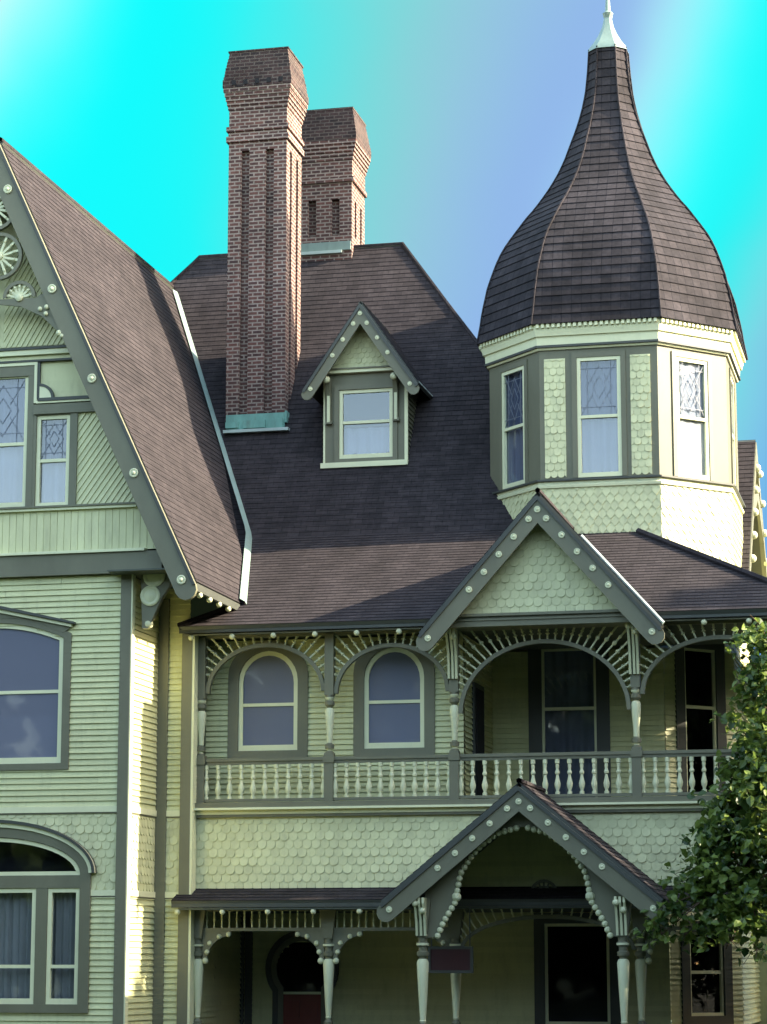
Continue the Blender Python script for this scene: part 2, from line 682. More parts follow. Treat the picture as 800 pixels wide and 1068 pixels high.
def siding(mb, fr, z0, z1, rng, pitch=0.105, holes=(), mat=0, lap=0.032):
    f = rng_f(rng)
    z = z0
    while z < z1 - 1e-4:
        t = min(z + pitch, z1)
        a0, b0 = f(z)
        a1, b1 = f(t)
        if b0 - a0 > 0.01:
            for (x, y) in spans(min(a0, a1), max(b0, b1), holes, (z + t) / 2):
                xa0, xb0, xa1, xb1 = max(x, a0), min(y, b0), max(x, a1), min(y, b1)
                if xb0 <= xa0:
                    continue
                if xb1 < xa1:
                    xb1 = xa1 = (xa1 + xb1) / 2
                cuts = [0.0]
                if lap > 0.01 and xb0 - xa0 > 1.2:
                    q = random.uniform(0.3, 3.2)
                    while q < xb0 - xa0 - 0.3:
                        cuts.append(q / (xb0 - xa0))
                        q += random.uniform(2.2, 4.4)
                cuts.append(1.0)
                for c0, c1 in zip(cuts[:-1], cuts[1:]):
                    g0, g1 = (0.0022 if c0 > 0 else 0), (0.0022 if c1 < 1 else 0)
                    p0, p1 = xa0 + (xb0 - xa0) * c0 + g0, xa0 + (xb0 - xa0) * c1 - g1
                    r0, r1 = xa1 + (xb1 - xa1) * c0 + g0, xa1 + (xb1 - xa1) * c1 - g1
                    lp = lap * random.uniform(0.88, 1.12) if lap > 0.01 else lap
                    mb.face([fr.p(p0, z, lp), fr.p(p1, z, lp), fr.p(r1, t, 0.002), fr.p(r0, t, 0.002)], mat)
                    mb.face([fr.p(p0, z, 0), fr.p(p1, z, 0), fr.p(p1, z, lp), fr.p(p0, z, lp)], mat)
        z = t


def scales(mb, fr, z0, z1, rng, pw=0.17, ph=0.15, holes=(), mat=0, pointed=False):
    f = rng_f(rng)
    siding(mb, fr, z0, z1, rng, ph, holes, mat, 0.001)
    rows = int(math.ceil((z1 - z0) / ph))
    for r in range(rows):
        zb = z0 + r * ph
        zt = min(zb + ph * 1.25, z1)
        a, b = f(min(zb + ph * 0.5, z1))
        for (x0, x1) in spans(a, b, holes, zb + ph * 0.5):
            k0 = math.floor(x0 / pw) - 1
            k1 = math.ceil(x1 / pw) + 1
            for k in range(k0, k1):
                c = (k + (0.5 if r % 2 else 0)) * pw
                l, rt = c - pw * 0.485, c + pw * 0.485
                if rt < x0 + 0.02 or l > x1 - 0.02:
                    continue
                jit = random.uniform(-0.006, 0.010)
                zb = z0 + r * ph + random.uniform(-0.006, 0.006)
                zc = zb + pw * 0.42 if not pointed else zb + ph * 0.62
                zc = min(zc, zt - 0.01)
                pts = [(l, zt), (l, zc)]
                if pointed:
                    pts += [(c, zb)]
                else:
                    for i in range(1, 6):
                        an = PI + PI * i / 6
                        pts.append((c + pw * 0.485 * math.cos(an), zc + (zc - zb) * math.sin(an)))
                pts += [(rt, zc), (rt, zt)]
                pts = clip(clip(pts, lambda p: p[0] - x0), lambda p: x1 - p[0])
                if len(pts) < 3:
                    continue
                w = lambda y: 0.004 + (0.014 + jit) * (1 - (y - zb) / (zt - zb + 1e-6))
                mb.face([fr.p(x, y, w(y)) for x, y in pts], mat)
                for i in range(len(pts) - 1):
                    (xa, ya), (xb, yb) = pts[i], pts[i + 1]
                    if ya > zc + 1e-4 and yb > zc + 1e-4:
                        continue
                    mb.face([fr.p(xa, ya, 0.001), fr.p(xb, yb, 0.001), fr.p(xb, yb, w(yb)), fr.p(xa, ya, w(ya))], mat)


def outline(uc, hw, v0, v1, rise=0, kind='e', n=14):
    if not rise:
        return [(uc - hw, v0), (uc + hw, v0), (uc + hw, v1), (uc - hw, v1)]
    pts = [(uc - hw, v0), (uc + hw, v0)]
    for i in range(n + 1):
        if kind == 'e':
            a = PI * i / n
            pts.append((uc + hw * math.cos(a), v1 - rise + rise * math.sin(a)))
        else:
            t = 1 - 2 * i / n
            pts.append((uc + hw * t, v1 - rise * t * t))
    return pts


def root(name, label, cat, loc=(0, 0, 0), group=None):
    o = bpy.data.objects.new(name, None)
    o.empty_display_size = 0.5
    sc.collection.objects.link(o)
    o.location = loc
    o['label'] = label
    o['category'] = cat
    if group:
        o['group'] = group
    return o


# ------------------------------------------------------------------ ground
g = MB()
N = 24
for i in range(N):
    for j in range(N):
        xa, xb = [math.copysign(abs(t) ** 2.2, t) * 900 for t in (-1 + 2 * i / N, -1 + 2 * (i + 1) / N)]
        ya, yb = [math.copysign(abs(t) ** 2.2, t) * 900 for t in (-1 + 2 * j / N, -1 + 2 * (j + 1) / N)]
        g.face([(xa, ya, 0), (xb, ya, 0), (xb, yb, 0), (xa, yb, 0)])
go = g.build('ground', 'lawn', smooth=False)
go['kind'] = 'structure'
go['label'] = 'green lawn around the house'

H = root('victorian_house', 'sage green victorian house with octagonal bell roofed tower, brick chimneys and turned porches', 'house')

# key planes and lines of the house (metres)
YW = -1.9            # front of the gabled wing
YS = -0.25           # strip of wall between wing and porch
YG = 0.55            # shallow gallery wall
YD = 3.4             # deep porch wall, also the tower front
XWC = -4.49          # right corner of the wing
XAX = -7.10          # axis of the wing gable
FW = front(YW)


def zw(py, px=60): return WZ(px, py, YW)


# ------------------------------------------------------------------ window builder
def window(name, fr, uc, hw, v0, v1, rise=0, kind='e', cas=0.13, casm='grey_trim', rail=None, sash=0.075, depth=0.05,
           lead=False, curtain=True, glass='window_glass', screen=False, cloth='curtain_cloth', cdep=0.135, dark=0.5, sill=True, label=None, casing=True):
    w = MB()
    if casing:
        w.ring(fr, outline(uc, hw + cas, v0 - (cas * 0.8 if sill else 0.0), v1 + cas, rise + cas * 0.5 if rise else 0, kind), outline(uc, hw, v0, v1, rise, kind), -0.02, depth, 0)
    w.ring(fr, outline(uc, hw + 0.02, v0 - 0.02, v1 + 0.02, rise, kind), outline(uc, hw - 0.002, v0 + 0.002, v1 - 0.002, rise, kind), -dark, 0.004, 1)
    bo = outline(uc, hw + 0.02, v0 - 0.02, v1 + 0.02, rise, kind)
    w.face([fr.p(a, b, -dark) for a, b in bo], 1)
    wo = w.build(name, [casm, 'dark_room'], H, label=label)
    s = MB()
    s.ring(fr, outline(uc, hw - 0.003, v0 + 0.003, v1 - 0.003, rise, kind), outline(uc, hw - sash, v0 + sash * 1.25, v1 - sash, max(0, rise - sash * 0.5) if rise else 0, kind), -0.056, 0.012, 0)
    if rail is not None:
        s.box(fr, uc - hw + sash * 0.8, uc + hw - sash * 0.8, rail - 0.03, rail + 0.03, -0.065, 0.004, 0)
    s.build('sash', 'cream_trim', wo)
    p = MB()
    zr = rail if rail is not None else (v0 + v1) / 2
    q = outline(uc, hw - sash * 0.7, v0 + 0.02, v1 - sash * 0.7, max(0, rise - sash * 0.4) if rise else 0, kind)
    up = clip(q, lambda a: a[1] - zr)
    lo = clip(q, lambda a: zr - a[1])
    p.face([fr.p(a, b, -0.030) for a, b in up])
    p.face([fr.p(a, b, -0.050) for a, b in lo])
    if lead:
        p.m[0] = 1
    p.build('pane', [glass, 'leaded_glass'] if lead else glass, wo, smooth=False)
    if screen:
        c = MB()
        c.face([fr.p(a, b, -0.020) for a, b in q])
        c.build('insect_screen', 'insect_screen', wo, smooth=False)
    if lead:
        l = MB()
        a0, a1, b0, b1 = uc - hw + sash, uc + hw - sash, zr + 0.04, v1 - sash - rise * 0.2
        cx, cz = uc, (b0 + b1) / 2
        tx, tz = (a1 - a0), (b1 - b0)
        for k in (0.18, 0.82):
            l.bar(fr, (a0 + tx * k, b0), (a0 + tx * k, b1), 0.011, -0.028, -0.018)
        for k in (0.14, 0.86):
            l.bar(fr, (a0, b0 + tz * k), (a1, b0 + tz * k), 0.011, -0.028, -0.017)
        dm = [(cx, cz - tz * 0.40), (cx + tx * 0.36, cz), (cx, cz + tz * 0.40), (cx - tx * 0.36, cz)]
        for i in range(4):
            l.bar(fr, dm[i], dm[(i + 1) % 4], 0.011, -0.028, -0.019)
        dm = [(cx, cz - tz * 0.2), (cx + tx * 0.18, cz), (cx, cz + tz * 0.2), (cx - tx * 0.18, cz)]
        for i in range(4):
            l.bar(fr, dm[i], dm[(i + 1) % 4], 0.011, -0.028, -0.0185)
        l.bar(fr, (a0, b0), (cx - tx * 0.16, cz - tz * 0.1), 0.011, -0.028, -0.0175)
        l.bar(fr, (a1, b0), (cx + tx * 0.16, cz - tz * 0.1), 0.011, -0.028, -0.0175)
        l.bar(fr, (a0, b1), (cx - tx * 0.16, cz + tz * 0.1), 0.011, -0.028, -0.0175)
        l.bar(fr, (a1, b1), (cx + tx * 0.16, cz + tz * 0.1), 0.011, -0.028, -0.0175)
        l.build('leading', 'lead_came', wo, smooth=False)
    if curtain:
        c = MB()
        top = curtain if isinstance(curtain, float) else v1
        nseg = 40
        ph = random.uniform(0, 6)
        cols = []
        for i in range(nseg + 1):
            t = i / nseg
            x = uc - hw + 2 * hw * t
            d = -cdep + (0.030 if cdep > 0.1 else 0.006) * math.sin(t * hw * 52 + ph) + (0.015 if cdep > 0.1 else 0.003) * math.sin(t * hw * 23 + ph * 2)
            cols.append((x, d))
        for i in range(nseg):
            (xa, da), (xb, db) = cols[i], cols[i + 1]
            c.face([fr.p(xa, v0, da), fr.p(xb, v0, db), fr.p(xb, top, db), fr.p(xa, top, da)])
        c.build('curtain', cloth, wo)
    return wo


# ------------------------------------------------------------------ the gabled wing
ZR_AP, ZR_FT, XFT = 16.97, 8.37, -3.08          # rake apex, rake foot
SL = (ZR_AP - ZR_FT) / (XFT - XAX)              # slope of the rake
zb932, zb927, zb847, zb843 = zw(934), zw(929), zw(847), zw(842)
zbeam0, zbeam1, zmould, zpan0 = zw(601), zw(579), zw(530), zw(578)
xl = 2 * XAX - XWC
# windows of the wing
# second floor window
u2, hw2 = XAX, WX(66, 720, YW) - XAX
z2a, z2b = zw(796), zw(650, 10)
hole2 = (u2, hw2 + 0.05, z2a - 0.03, z2b + 0.03, zw(650) - zw(667), 'e2')
# ground floor triple window
hw1 = WX(84, 950, YW) - XAX
z1t, z1a = zw(873, 10), 0.9
rise1 = zw(873, 10) - zw(911)
holes_w = [(u2, hw2 + 0.04, z2a, z2b, zw(650) - zw(667), 's'), (u2, hw1 + 0.03, z1a, z1t + 0.02, rise1, 'e')]

mb = MB()
rw = (xl, XWC)
siding(mb, FW, 0.5, zb932, rw, 0.108, holes_w)
siding(mb, FW, zb843, zbeam0, rw, 0.108, holes_w)
for fr, r in ((Fr((XWC, 0, 0), AXY), (YW, YS)), (front(YS), (XWC, -3.86))):
    siding(mb, fr, 0.5, zb932, r, 0.108)
    siding(mb, fr, zb843, 8.6, r, 0.108)
FL = Fr((xl, 0, 0), -AXY)
siding(mb, FL, 0.5, zbeam1, (-9.0, -YW), 0.093)
mb.build('clapboard_wall', 'sage_siding', H, smooth=False)
mb = MB()
scales(mb, FW, zb927, zb847, (-8.6, XWC), 0.165, 0.145, holes_w)
siding(mb, FW, zb927, zb847, (xl, -8.6), 0.14, holes_w)
for fr, r in ((Fr((XWC, 0, 0), AXY), (YW, YS)), (front(YS), (XWC, -3.86))):
    scales(mb, fr, zb927, zb847, r, 0.165, 0.145)
mb.build('scalloped_wall', 'sage_shingle', H, smooth=False)

mb = MB()
for fr, r in ((FW, rw), (Fr((XWC, 0, 0), AXY), (YW, YS)), (front(YS), (XWC, -3.86))):
    for za, zb_ in ((zb932, zb927), (zb847, zb843)):
        for (x, y) in spans(*r, holes_w if fr is FW else [], (za + zb_) / 2):
            mb.box(fr, x, y, za - 0.01, zb_ + 0.01, -0.01, 0.043, 1)
            mb.box(fr, x, y, za - 0.035, za - 0.01, -0.01, 0.03, 0)
mb.build('belt_moulding', ['grey_trim', 'cream_trim'], H)
# corner boards
mb = MB()
mb.box(FW, XWC - 0.17, XWC + 0.03, 0.4, zbeam0, -0.02, 0.062, 0)
mb.box(Fr((XWC, 0, 0), AXY), YW - 0.058, YW + 0.10, 0.4, zbeam0, 0.0, 0.055, 1)
mb.box(front(YS), XWC + 0.02, XWC + 0.22, 0.4, 8.4, -0.02, 0.066, 0)
mb.box(front(YS), -4.0, -3.80, 0.4, 7.75, -0.2, 0.07, 0)
mb.box(front(YS), -3.80, -3.755, 0.4, 7.7, -0.2, 0.06, 1)
mb.build('corner_board', ['grey_trim', 'cream_trim'], H)
# beam, cream panel, mouldings under the gable
mb = MB()
mb.box(FW, xl - 0.05, XWC + 0.62, zbeam0, zbeam1, -0.02, 0.12, 0)
mb.box(FW, xl - 0.05, XWC + 0.30, zbeam1, zbeam1 + 0.05, -0.02, 0.17, 1)
mb.box(FW, xl, XWC + 0.2, zmould, zmould + 0.035, -0.02, 0.12, 0)
mb.box(FW, xl, XWC + 0.1, zmould - 0.05, zmould, -0.02, 0.09, 1)
mb.build('gable_beam', ['grey_trim', 'cream_trim'], H)


def rake_x(z, inset=0.0): return XAX + (ZR_AP - z) / SL - inset


mb = MB()
n = 46
za, zb_ = zbeam1 + 0.05, zmould - 0.05
x0, x1 = xl, rake_x(za) - 0.1
for i in range(n):
    a, b = x0 + (x1 - x0) * i / n, x0 + (x1 - x0) * (i + 1) / n
    mb.box(FW, a + 0.006, b - 0.006, za, min(zb_, ZR_AP - 0.3 - (b - XAX) * SL), 0.0, 0.02, 0)
mb.prism(FW, [(x0, za), (x1 - 0.1, za), (rake_x(zb_) - 0.15, zb_), (x0, zb_)], -0.02, 0.008, 0)
mb.build('beaded_panel', 'sage_shingle', H, smooth=False)

# gable field
zg0 = zmould + 0.035
xb1, xb0 = WX(33, 460, YW), 2 * XAX - WX(33, 460, YW)       # big window casing
zB0, zB1 = zw(529, 20), zw(391, 10)
uS, hwS = (WX(38, 480, YW) + WX(73, 480, YW)) / 2, (WX(73, 480, YW) - WX(38, 480, YW)) / 2
zS0, zS1 = zw(529), zw(433)
hwB = WX(29, 460, YW) - XAX
holes_g = [(XAX, hwB + 0.02, zB0, zB1 + 0.02, 0, 'e'), (uS, hwS + 0.02, zS0, zS1 + 0.02, 0, 'e'), (2 * XAX - uS, hwS + 0.02, zS0, zS1 + 0.02, 0, 'e')]
mb = MB()
siding(mb, FW, zg0, ZR_AP - 0.2, lambda z: (2 * XAX - rake_x(z, 0.12), rake_x(z, 0.12)), 0.2, holes_g, 0, 0.001)
# diagonal boards right and left of the windows, then the spandrel above


def diag(mb, fr, poly, ang, pitch, w0, lap, mat=0):
    du, dv = (math.cos(ang), math.sin(ang)), (-math.sin(ang), math.cos(ang))
    q = [(x * du[0] + y * du[1], x * dv[0] + y * dv[1]) for x, y in poly]
    lo, hi = min(b for a, b in q), max(b for a, b in q)
    a = lo
    back = lambda p: (p[0] * du[0] + p[1] * dv[0], p[0] * du[1] + p[1] * dv[1])
    while a < hi:
        s = clip(clip(q, lambda p: p[1] - a), lambda p: a + pitch - p[1])
        if len(s) >= 3:
            mb.face([fr.p(*back(p), w0 + lap * (1 - (p[1] - a) / pitch)) for p in s], mat)
            l2 = min(p[1] for p in s)
            e = sorted(p for p in s if p[1] < l2 + 1e-5)
            if len(e) >= 2:
                A, B = back(e[0]), back(e[-1])
                mb.face([fr.p(*A, w0 - 0.01), fr.p(*B, w0 - 0.01), fr.p(*B, w0 + lap), fr.p(*A, w0 + lap)], mat)
        a += pitch


zh0, zh1 = zw(432), zw(422)
xs1 = WX(81, 480, YW)
for s in (1, -1):
    m = lambda x: XAX + s * (x - XAX)
    poly = [(m(xs1), zg0), (m(rake_x(zg0, .16)), zg0), (m(rake_x(zh0, .16)), zh0), (m(xs1), zh0)]
    diag(mb, FW, poly if s > 0 else poly[::-1], s * 0.95, 0.095, 0.01, 0.022)
    zc0, zc1 = zw(378), zw(363)
    poly = [(XAX, zc1 + 0.06), (m(rake_x(zc1, .16)), zc1 + 0.06), (m(rake_x(15.2, .16)), 15.2), (XAX, 15.2)]
    diag(mb, FW, poly if s > 0 else poly[::-1], s * 1.05, 0.09, 0.01, 0.02)
mb.build('gable_wall', 'sage_shingle', H, smooth=False)
mb = MB()
zc0, zc1 = zw(377), zw(364)
xq = WX(40, 400, YW)
for s in (1, -1):
    m = lambda x: XAX + s * (x - XAX)
    bx = lambda a, b, c, d, w1, mt: mb.box(FW, min(m(a), m(b)), max(m(a), m(b)), c, d, 0.0, w1, mt)
    bx(XAX, rake_x(zc1) - 0.3, zc1, zc1 + 0.045, 0.10, 0)
    bx(XAX, rake_x(zc1) - 0.25, zc1 - 0.10, zc1, 0.07, 1)
    bx(XAX, rake_x(zc0) - 0.3, zc0, zc0 + 0.04, 0.09, 0)
    bx(XAX, xq, zc0 - 0.06, zc0, 0.075, 1)
    bx(xq - 0.055, xq, zw(420), zc0 - 0.06, 0.073, 1)
    bx(xq, xq + 0.05, zw(416), zc0, 0.062, 0)
    bx(xq, rake_x(zh1) - 0.3, zw(421), zw(421) + 0.05, 0.11, 1)
    bx(xq + 0.05, rake_x(zh1) - 0.3, zw(420) + 0.02, zw(420) + 0.08, 0.13, 0)
    bx(xq - 0.05, rake_x(zh1) - 0.2, zh0, zh1, 0.09, 2)
    bx(xs1 - 0.14, xs1, zg0, zh0, 0.06, 2)
    bx(XAX, xq - 0.055, zw(391), zc0 - 0.06, 0.055, 2)
    # quarter round rosette in the corner of the panel
    cxx, czz = xq + 0.05, zw(420) + 0.08
    pts = [(m(cxx), czz)] + [(m(cxx + 0.24 * math.cos(a)), czz + 0.24 * math.sin(a)) for a in [PI / 2 * i / 8 for i in range(9)]]
    mb.prism(FW, pts, 0.0, 0.06, 1)
    o = [(m(cxx + 0.29 * math.cos(a)), czz + 0.29 * math.sin(a)) for a in [PI / 2 * i / 8 for i in range(9)]]
    i_ = [(m(cxx + 0.24 * math.cos(a)), czz + 0.24 * math.sin(a)) for a in [PI / 2 * i / 8 for i in range(9)]]
    mb.ring(FW, o if s > 0 else i_, i_ if s > 0 else o, 0.0, 0.075, 0, closed=False)
mb.build('gable_trim', ['dark_trim', 'cream_trim', 'grey_trim'], H)
window('window', FW, XAX, hwB, zB0, zB1, rail=zw(461), lead=True, cas=0.12, sill=False)
for s in (1, -1):
    window('side_window', FW, XAX + s * (uS - XAX), hwS, zS0, zS1, rail=zw(480), lead=True, cas=0.10, sill=False, depth=0.045)
# second floor window with segmental head and peaked hood
wz = window('segmental_window', FW, u2, hw2, z2a, z2b, zw(650) - zw(667), 's', cas=0.15, rail=zw(721), curtain=zw(745), sash=0.09, screen=True)
mb = MB()
xh = WX(80, 648, YW) - XAX
zt, ze = zw(631, 10), zw(650)
mb.prism(FW, [(XAX - xh, ze), (XAX - xh, ze - 0.04), (XAX, zt - 0.06), (XAX + xh, ze - 0.04), (XAX + xh, ze), (XAX, zt)], -0.01, 0.16, 0)
mb.prism(FW, [(XAX - xh + .06, ze - 0.04), (XAX - xh + .06, ze - 0.09), (XAX, zt - 0.13), (XAX + xh - .06, ze - 0.09), (XAX + xh - .06, ze - 0.04), (XAX, zt - 0.06)], -0.01, 0.11, 1)
mb.prism(FW, [(XAX - xh + .1, ze - 0.09), (XAX - hw2, z2b - 0.22), (XAX - hw2 * .5, z2b + 0.06), (XAX, z2b + 0.10), (XAX + hw2 * .5, z2b + 0.06), (XAX + hw2, z2b - 0.22), (XAX + xh - .1, ze - 0.09), (XAX, zt - 0.13)], -0.01, 0.058, 2)
mb.build('window_hood', ['dark_trim', 'cream_trim', 'grey_trim'], H)
# ground floor arched triple window
ztr0, ztr1 = zw(925), zw(913)
tw = MB()
ro = rise1
tw.ring(FW, outline(XAX, hw1 + 0.20, 0.75, z1t + 0.22, ro + 0.1, 'e', 24), outline(XAX, hw1, 0.9, z1t, ro, 'e', 24), -0.02, 0.07, 0)
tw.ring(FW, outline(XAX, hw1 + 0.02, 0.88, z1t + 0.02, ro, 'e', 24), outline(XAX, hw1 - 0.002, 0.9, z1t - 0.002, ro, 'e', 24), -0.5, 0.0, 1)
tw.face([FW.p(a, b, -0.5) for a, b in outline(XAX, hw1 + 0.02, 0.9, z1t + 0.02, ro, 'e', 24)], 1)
hc = WX(37, 1000, YW) - XAX
tw.box(FW, XAX - hw1, XAX + hw1, ztr0 - 0.02, ztr1, -0.06, 0.055, 0)
for s in (1, -1):
    a, b = sorted((XAX + s * hc, XAX + s * (WX(49, 1000, YW) - XAX)))
    tw.box(FW, a, b, 0.9, ztr0 - 0.02, -0.06, 0.05, 0)
tro = tw.build('triple_window', ['grey_trim', 'dark_room'], H)
hd = MB()
rng_a = [PI * i / 28 for i in range(29)]
arc = lambda e, z0: [(XAX + (hw1 + e) * math.cos(a), z1t - ro + (ro + e * 1.05) * math.sin(a)) for a in rng_a]
hd.ring(FW, arc(0.245, 0), arc(0.17, 0), 0.0, 0.10, 1, closed=False)
hd.ring(FW, arc(0.30, 0), arc(0.245, 0), 0.0, 0.14, 0, closed=False)
hd.build('arch_hood', ['dark_trim', 'cream_trim'], tro)
sh = MB()
pn = MB()
tr_o = [p for p in outline(XAX, hw1 - 0.01, ztr1, z1t - 0.01, ro, 'e', 24)]
tr_i = [p for p in outline(XAX, hw1 - 0.08, ztr1 + 0.07, z1t - 0.08, ro - 0.05, 'e', 24)]
zl = ztr1 + 0.001
tr_o = [(x, max(z, zl)) for x, z in tr_o]
tr_i = [(x, max(z, zl + 0.06)) for x, z in tr_i]
sh.ring(FW, tr_o, tr_i, -0.05, 0.04, 0)
pn.face([FW.p(a, b, -0.02) for a, b in tr_i])
zmid = zw(1008)
for (a, b) in ((XAX - hc, XAX + hc), (XAX + (WX(49, 1000, YW) - XAX), XAX + hw1), (XAX - hw1, XAX - (WX(49, 1000, YW) - XAX))):
    sh.ring(FW, [(a + .004, .9), (b - .004, .9), (b - .004, ztr0 - .024), (a + .004, ztr0 - .024)], [(a + .08, 1.0), (b - .08, 1.0), (b - .08, ztr0 - .1), (a + .08, ztr0 - .1)], -0.05, 0.03, 0)
    sh.box(FW, a + .07, b - .07, zmid - .03, zmid + .03, -0.045, 0.015, 0)
    pn.face([FW.p(x, y, -0.03) for x, y in ((a + .05, .95), (b - .05, .95), (b - .05, ztr0 - .06), (a + .05, ztr0 - .06))])
sh.build('sash', 'cream_trim', tro)
pn.build('pane', 'window_glass', tro, smooth=False)
c = MB()
for (a, b) in ((XAX - hc, XAX + hc), (XAX + (WX(49, 1000, YW) - XAX), XAX + hw1), (XAX - hw1, XAX - (WX(49, 1000, YW) - XAX))):
    for i in range(40):
        xa, xb = a + (b - a) * i / 40, a + (b - a) * (i + 1) / 40
        f = lambda x: -0.2 + 0.03 * math.sin(x * 46) + 0.015 * math.sin(x * 19)
        c.face([FW.p(xa, 0.9, f(xa)), FW.p(xb, 0.9, f(xb)), FW.p(xb, ztr0 - 0.05, f(xb)), FW.p(xa, ztr0 - 0.05, f(xa))])
c.build('curtain', 'lace_curtain', tro)

# wing roof
mb = MB()
YF = YW - 0.5
courses(mb, [(XAX, YF, ZR_AP), (XFT, YF, ZR_FT), (XFT, 1.2, ZR_FT), (-5.6, 6.6, ZR_AP - (-5.6 - XAX) * SL), (XAX, 9.2, ZR_AP)], 0.145)
xfl = 2 * XAX - XFT
courses(mb, [(XAX, YF, ZR_AP), (xfl, YF, ZR_FT), (xfl, 8, ZR_FT), (XAX, 9.2, ZR_AP)], 0.145)
mb.build('wing_roof', ['roof_shingle', 'dark_trim'], H, smooth=False)
mb = MB()
mb.tube([(XAX, YF - 0.02, ZR_AP + 0.02), (XAX, 9.0, ZR_AP + 0.02)], 0.06, 6)
mb.build('ridge_cap', 'roof_shingle', H)
# eave soffit with dark fascia and balls
mb = MB()
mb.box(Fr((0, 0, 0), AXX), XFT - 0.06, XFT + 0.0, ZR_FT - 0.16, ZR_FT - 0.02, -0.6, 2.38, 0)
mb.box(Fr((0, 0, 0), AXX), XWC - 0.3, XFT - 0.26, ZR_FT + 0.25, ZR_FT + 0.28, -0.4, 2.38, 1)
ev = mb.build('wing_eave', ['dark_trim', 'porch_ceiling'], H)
bl = MB()
bl.ball((0, 0, 0), 0.055)
ball0 = bl.build('pendant_ball', 'cream_turned', ev, loc=(XFT - 0.03, -2.1, ZR_FT - 0.20))
for yy in (-1.5, -0.9, -0.3):
    copy_at(ball0, ev, (XFT - 0.03, yy, ZR_FT - 0.20))

# rosette, shared
rs = MB()
rs.lathe([(0, 0.075), (0.025, 0.078), (0.032, 0.062), (0.024, 0.045), (0.036, 0.030), (0.046, 0.012), (0.046, 0.0)], (0, 0, 0), -AXY, 14)
ROS = rs.build('rosette', 'cream_turned', None)
sc.collection.objects.unlink(ROS)


def rosettes(parent, Y, pts, scale=1.0):
    for i, (x, z) in enumerate(pts):
        k = ROS.copy()
        sc.collection.objects.link(k)
        k.parent = parent
        k.location = (x, Y, z)
        k.scale = (scale * 0.74,) * 3


def bargeboard(fr, xa, za, xr, zr, xl_, zl_, bw, th, name='bargeboard', lip=0.06, round_foot=True, edge=True):
    """chevron board of a gable: outer apex, right foot, left foot"""
    mb = MB()
    sides = ((xr, zr), (xl_, zl_))
    sl = (za - zr) / abs(xr - xa)
    dz = bw * math.sqrt(1 + sl * sl)
    inn = za - dz
    pts = [(xa, za)]
    nx = bw * sl / math.sqrt(1 + sl * sl)
    nz = bw / math.sqrt(1 + sl * sl)
    s = 1
    foot = [(xr, zr)]
    ix, iz = xr - nx, zr - nz
    if round_foot:
        cx, cz = (xr + ix) / 2, (zr + iz) / 2
        dx, dzz = 1 / math.sqrt(1 + sl * sl), -sl / math.sqrt(1 + sl * sl)
        for i in range(1, 6):
            a = PI * i / 6
            foot.append((cx + (xr - cx) * math.cos(a) + dx * bw / 2 * math.sin(a), cz + (zr - cz) * math.cos(a) + dzz * bw / 2 * math.sin(a)))
    foot.append((ix, iz))
    right = foot
    left = [(2 * xa - x, z) for x, z in foot][::-1]
    pts = [(xa, za)] + right + [(xa, inn)] + left
    mb.prism(fr, pts, 0, th, 0)
    if edge:
        # raised moulding along the outer edge
        l = lip
        lx, lz = l * sl / math.sqrt(1 + sl * sl), l / math.sqrt(1 + sl * sl)
        mb.prism(fr, [(xa, za), (xr, zr), (xr - lx, zr - lz), (xa, za - l * math.sqrt(1 + sl * sl)), (2 * xa - xr + lx, zr - lz), (2 * xa - xr, zr)], th, th + 0.035, 1)
    return mb.build(name, ['grey_trim', 'dark_trim'], H)


def mid(xa, za, xf, zf, bw, ts):
    sl = (za - zf) / abs(xf - xa)
    sg = 1 if xf > xa else -1
    nx, nz = bw / 2 * sl / math.sqrt(1 + sl * sl), bw / 2 / math.sqrt(1 + sl * sl)
    return [(xa + (xf - xa) * t - sg * nx, za + (zf - za) * t - nz) for t in ts]


FB = front(YF + 0.02)
bb = bargeboard(FB, XAX, ZR_AP - 0.05, XFT, ZR_FT - 0.05, 0, 0, 0.40, 0.09)
ts = [(193 - 147) / 460, (300 - 147) / 460, (394 - 147) / 460, (491 - 147) / 460, (598 - 147) / 460]
for s in (1, -1):
    rosettes(bb, YF - 0.07, mid(XAX, ZR_AP - 0.05, XAX + s * (XFT - XAX), ZR_FT - 0.05, 0.40, ts), 1.5)
# fretwork wheels of the gable
mb = MB()


def wheel(cx, cz, r, a0=0.0, a1=2 * PI, n=12):
    k = 26
    o = [(cx + r * math.cos(a0 + (a1 - a0) * i / k), cz + r * math.sin(a0 + (a1 - a0) * i / k)) for i in range(k + 1)]
    i_ = [(cx + (r - 0.065) * math.cos(a0 + (a1 - a0) * i / k), cz + (r - 0.065) * math.sin(a0 + (a1 - a0) * i / k)) for i in range(k + 1)]
    mb.ring(FB, o, i_, -0.02, 0.06, 0, closed=False)
    for i in range(n):
        a = a0 + (a1 - a0) * (i + 0.5) / n
        mb.bar(FB, (cx + 0.05 * math.cos(a), cz + 0.05 * math.sin(a)), (cx + (r - 0.05) * math.cos(a), cz + (r - 0.05) * math.sin(a)), 0.045, 0.0, 0.04, 1)
        mb.ball(FB.p(cx + (r * .66) * math.cos(a), cz + (r * .66) * math.sin(a), 0.03), 0.032, 1, 8, 4)
    mb.lathe([(0, 0.08), (0.05, 0.075), (0.07, 0.04), (0.07, 0)], FB.p(cx, cz, 0.02), -AXY, 10, 1)


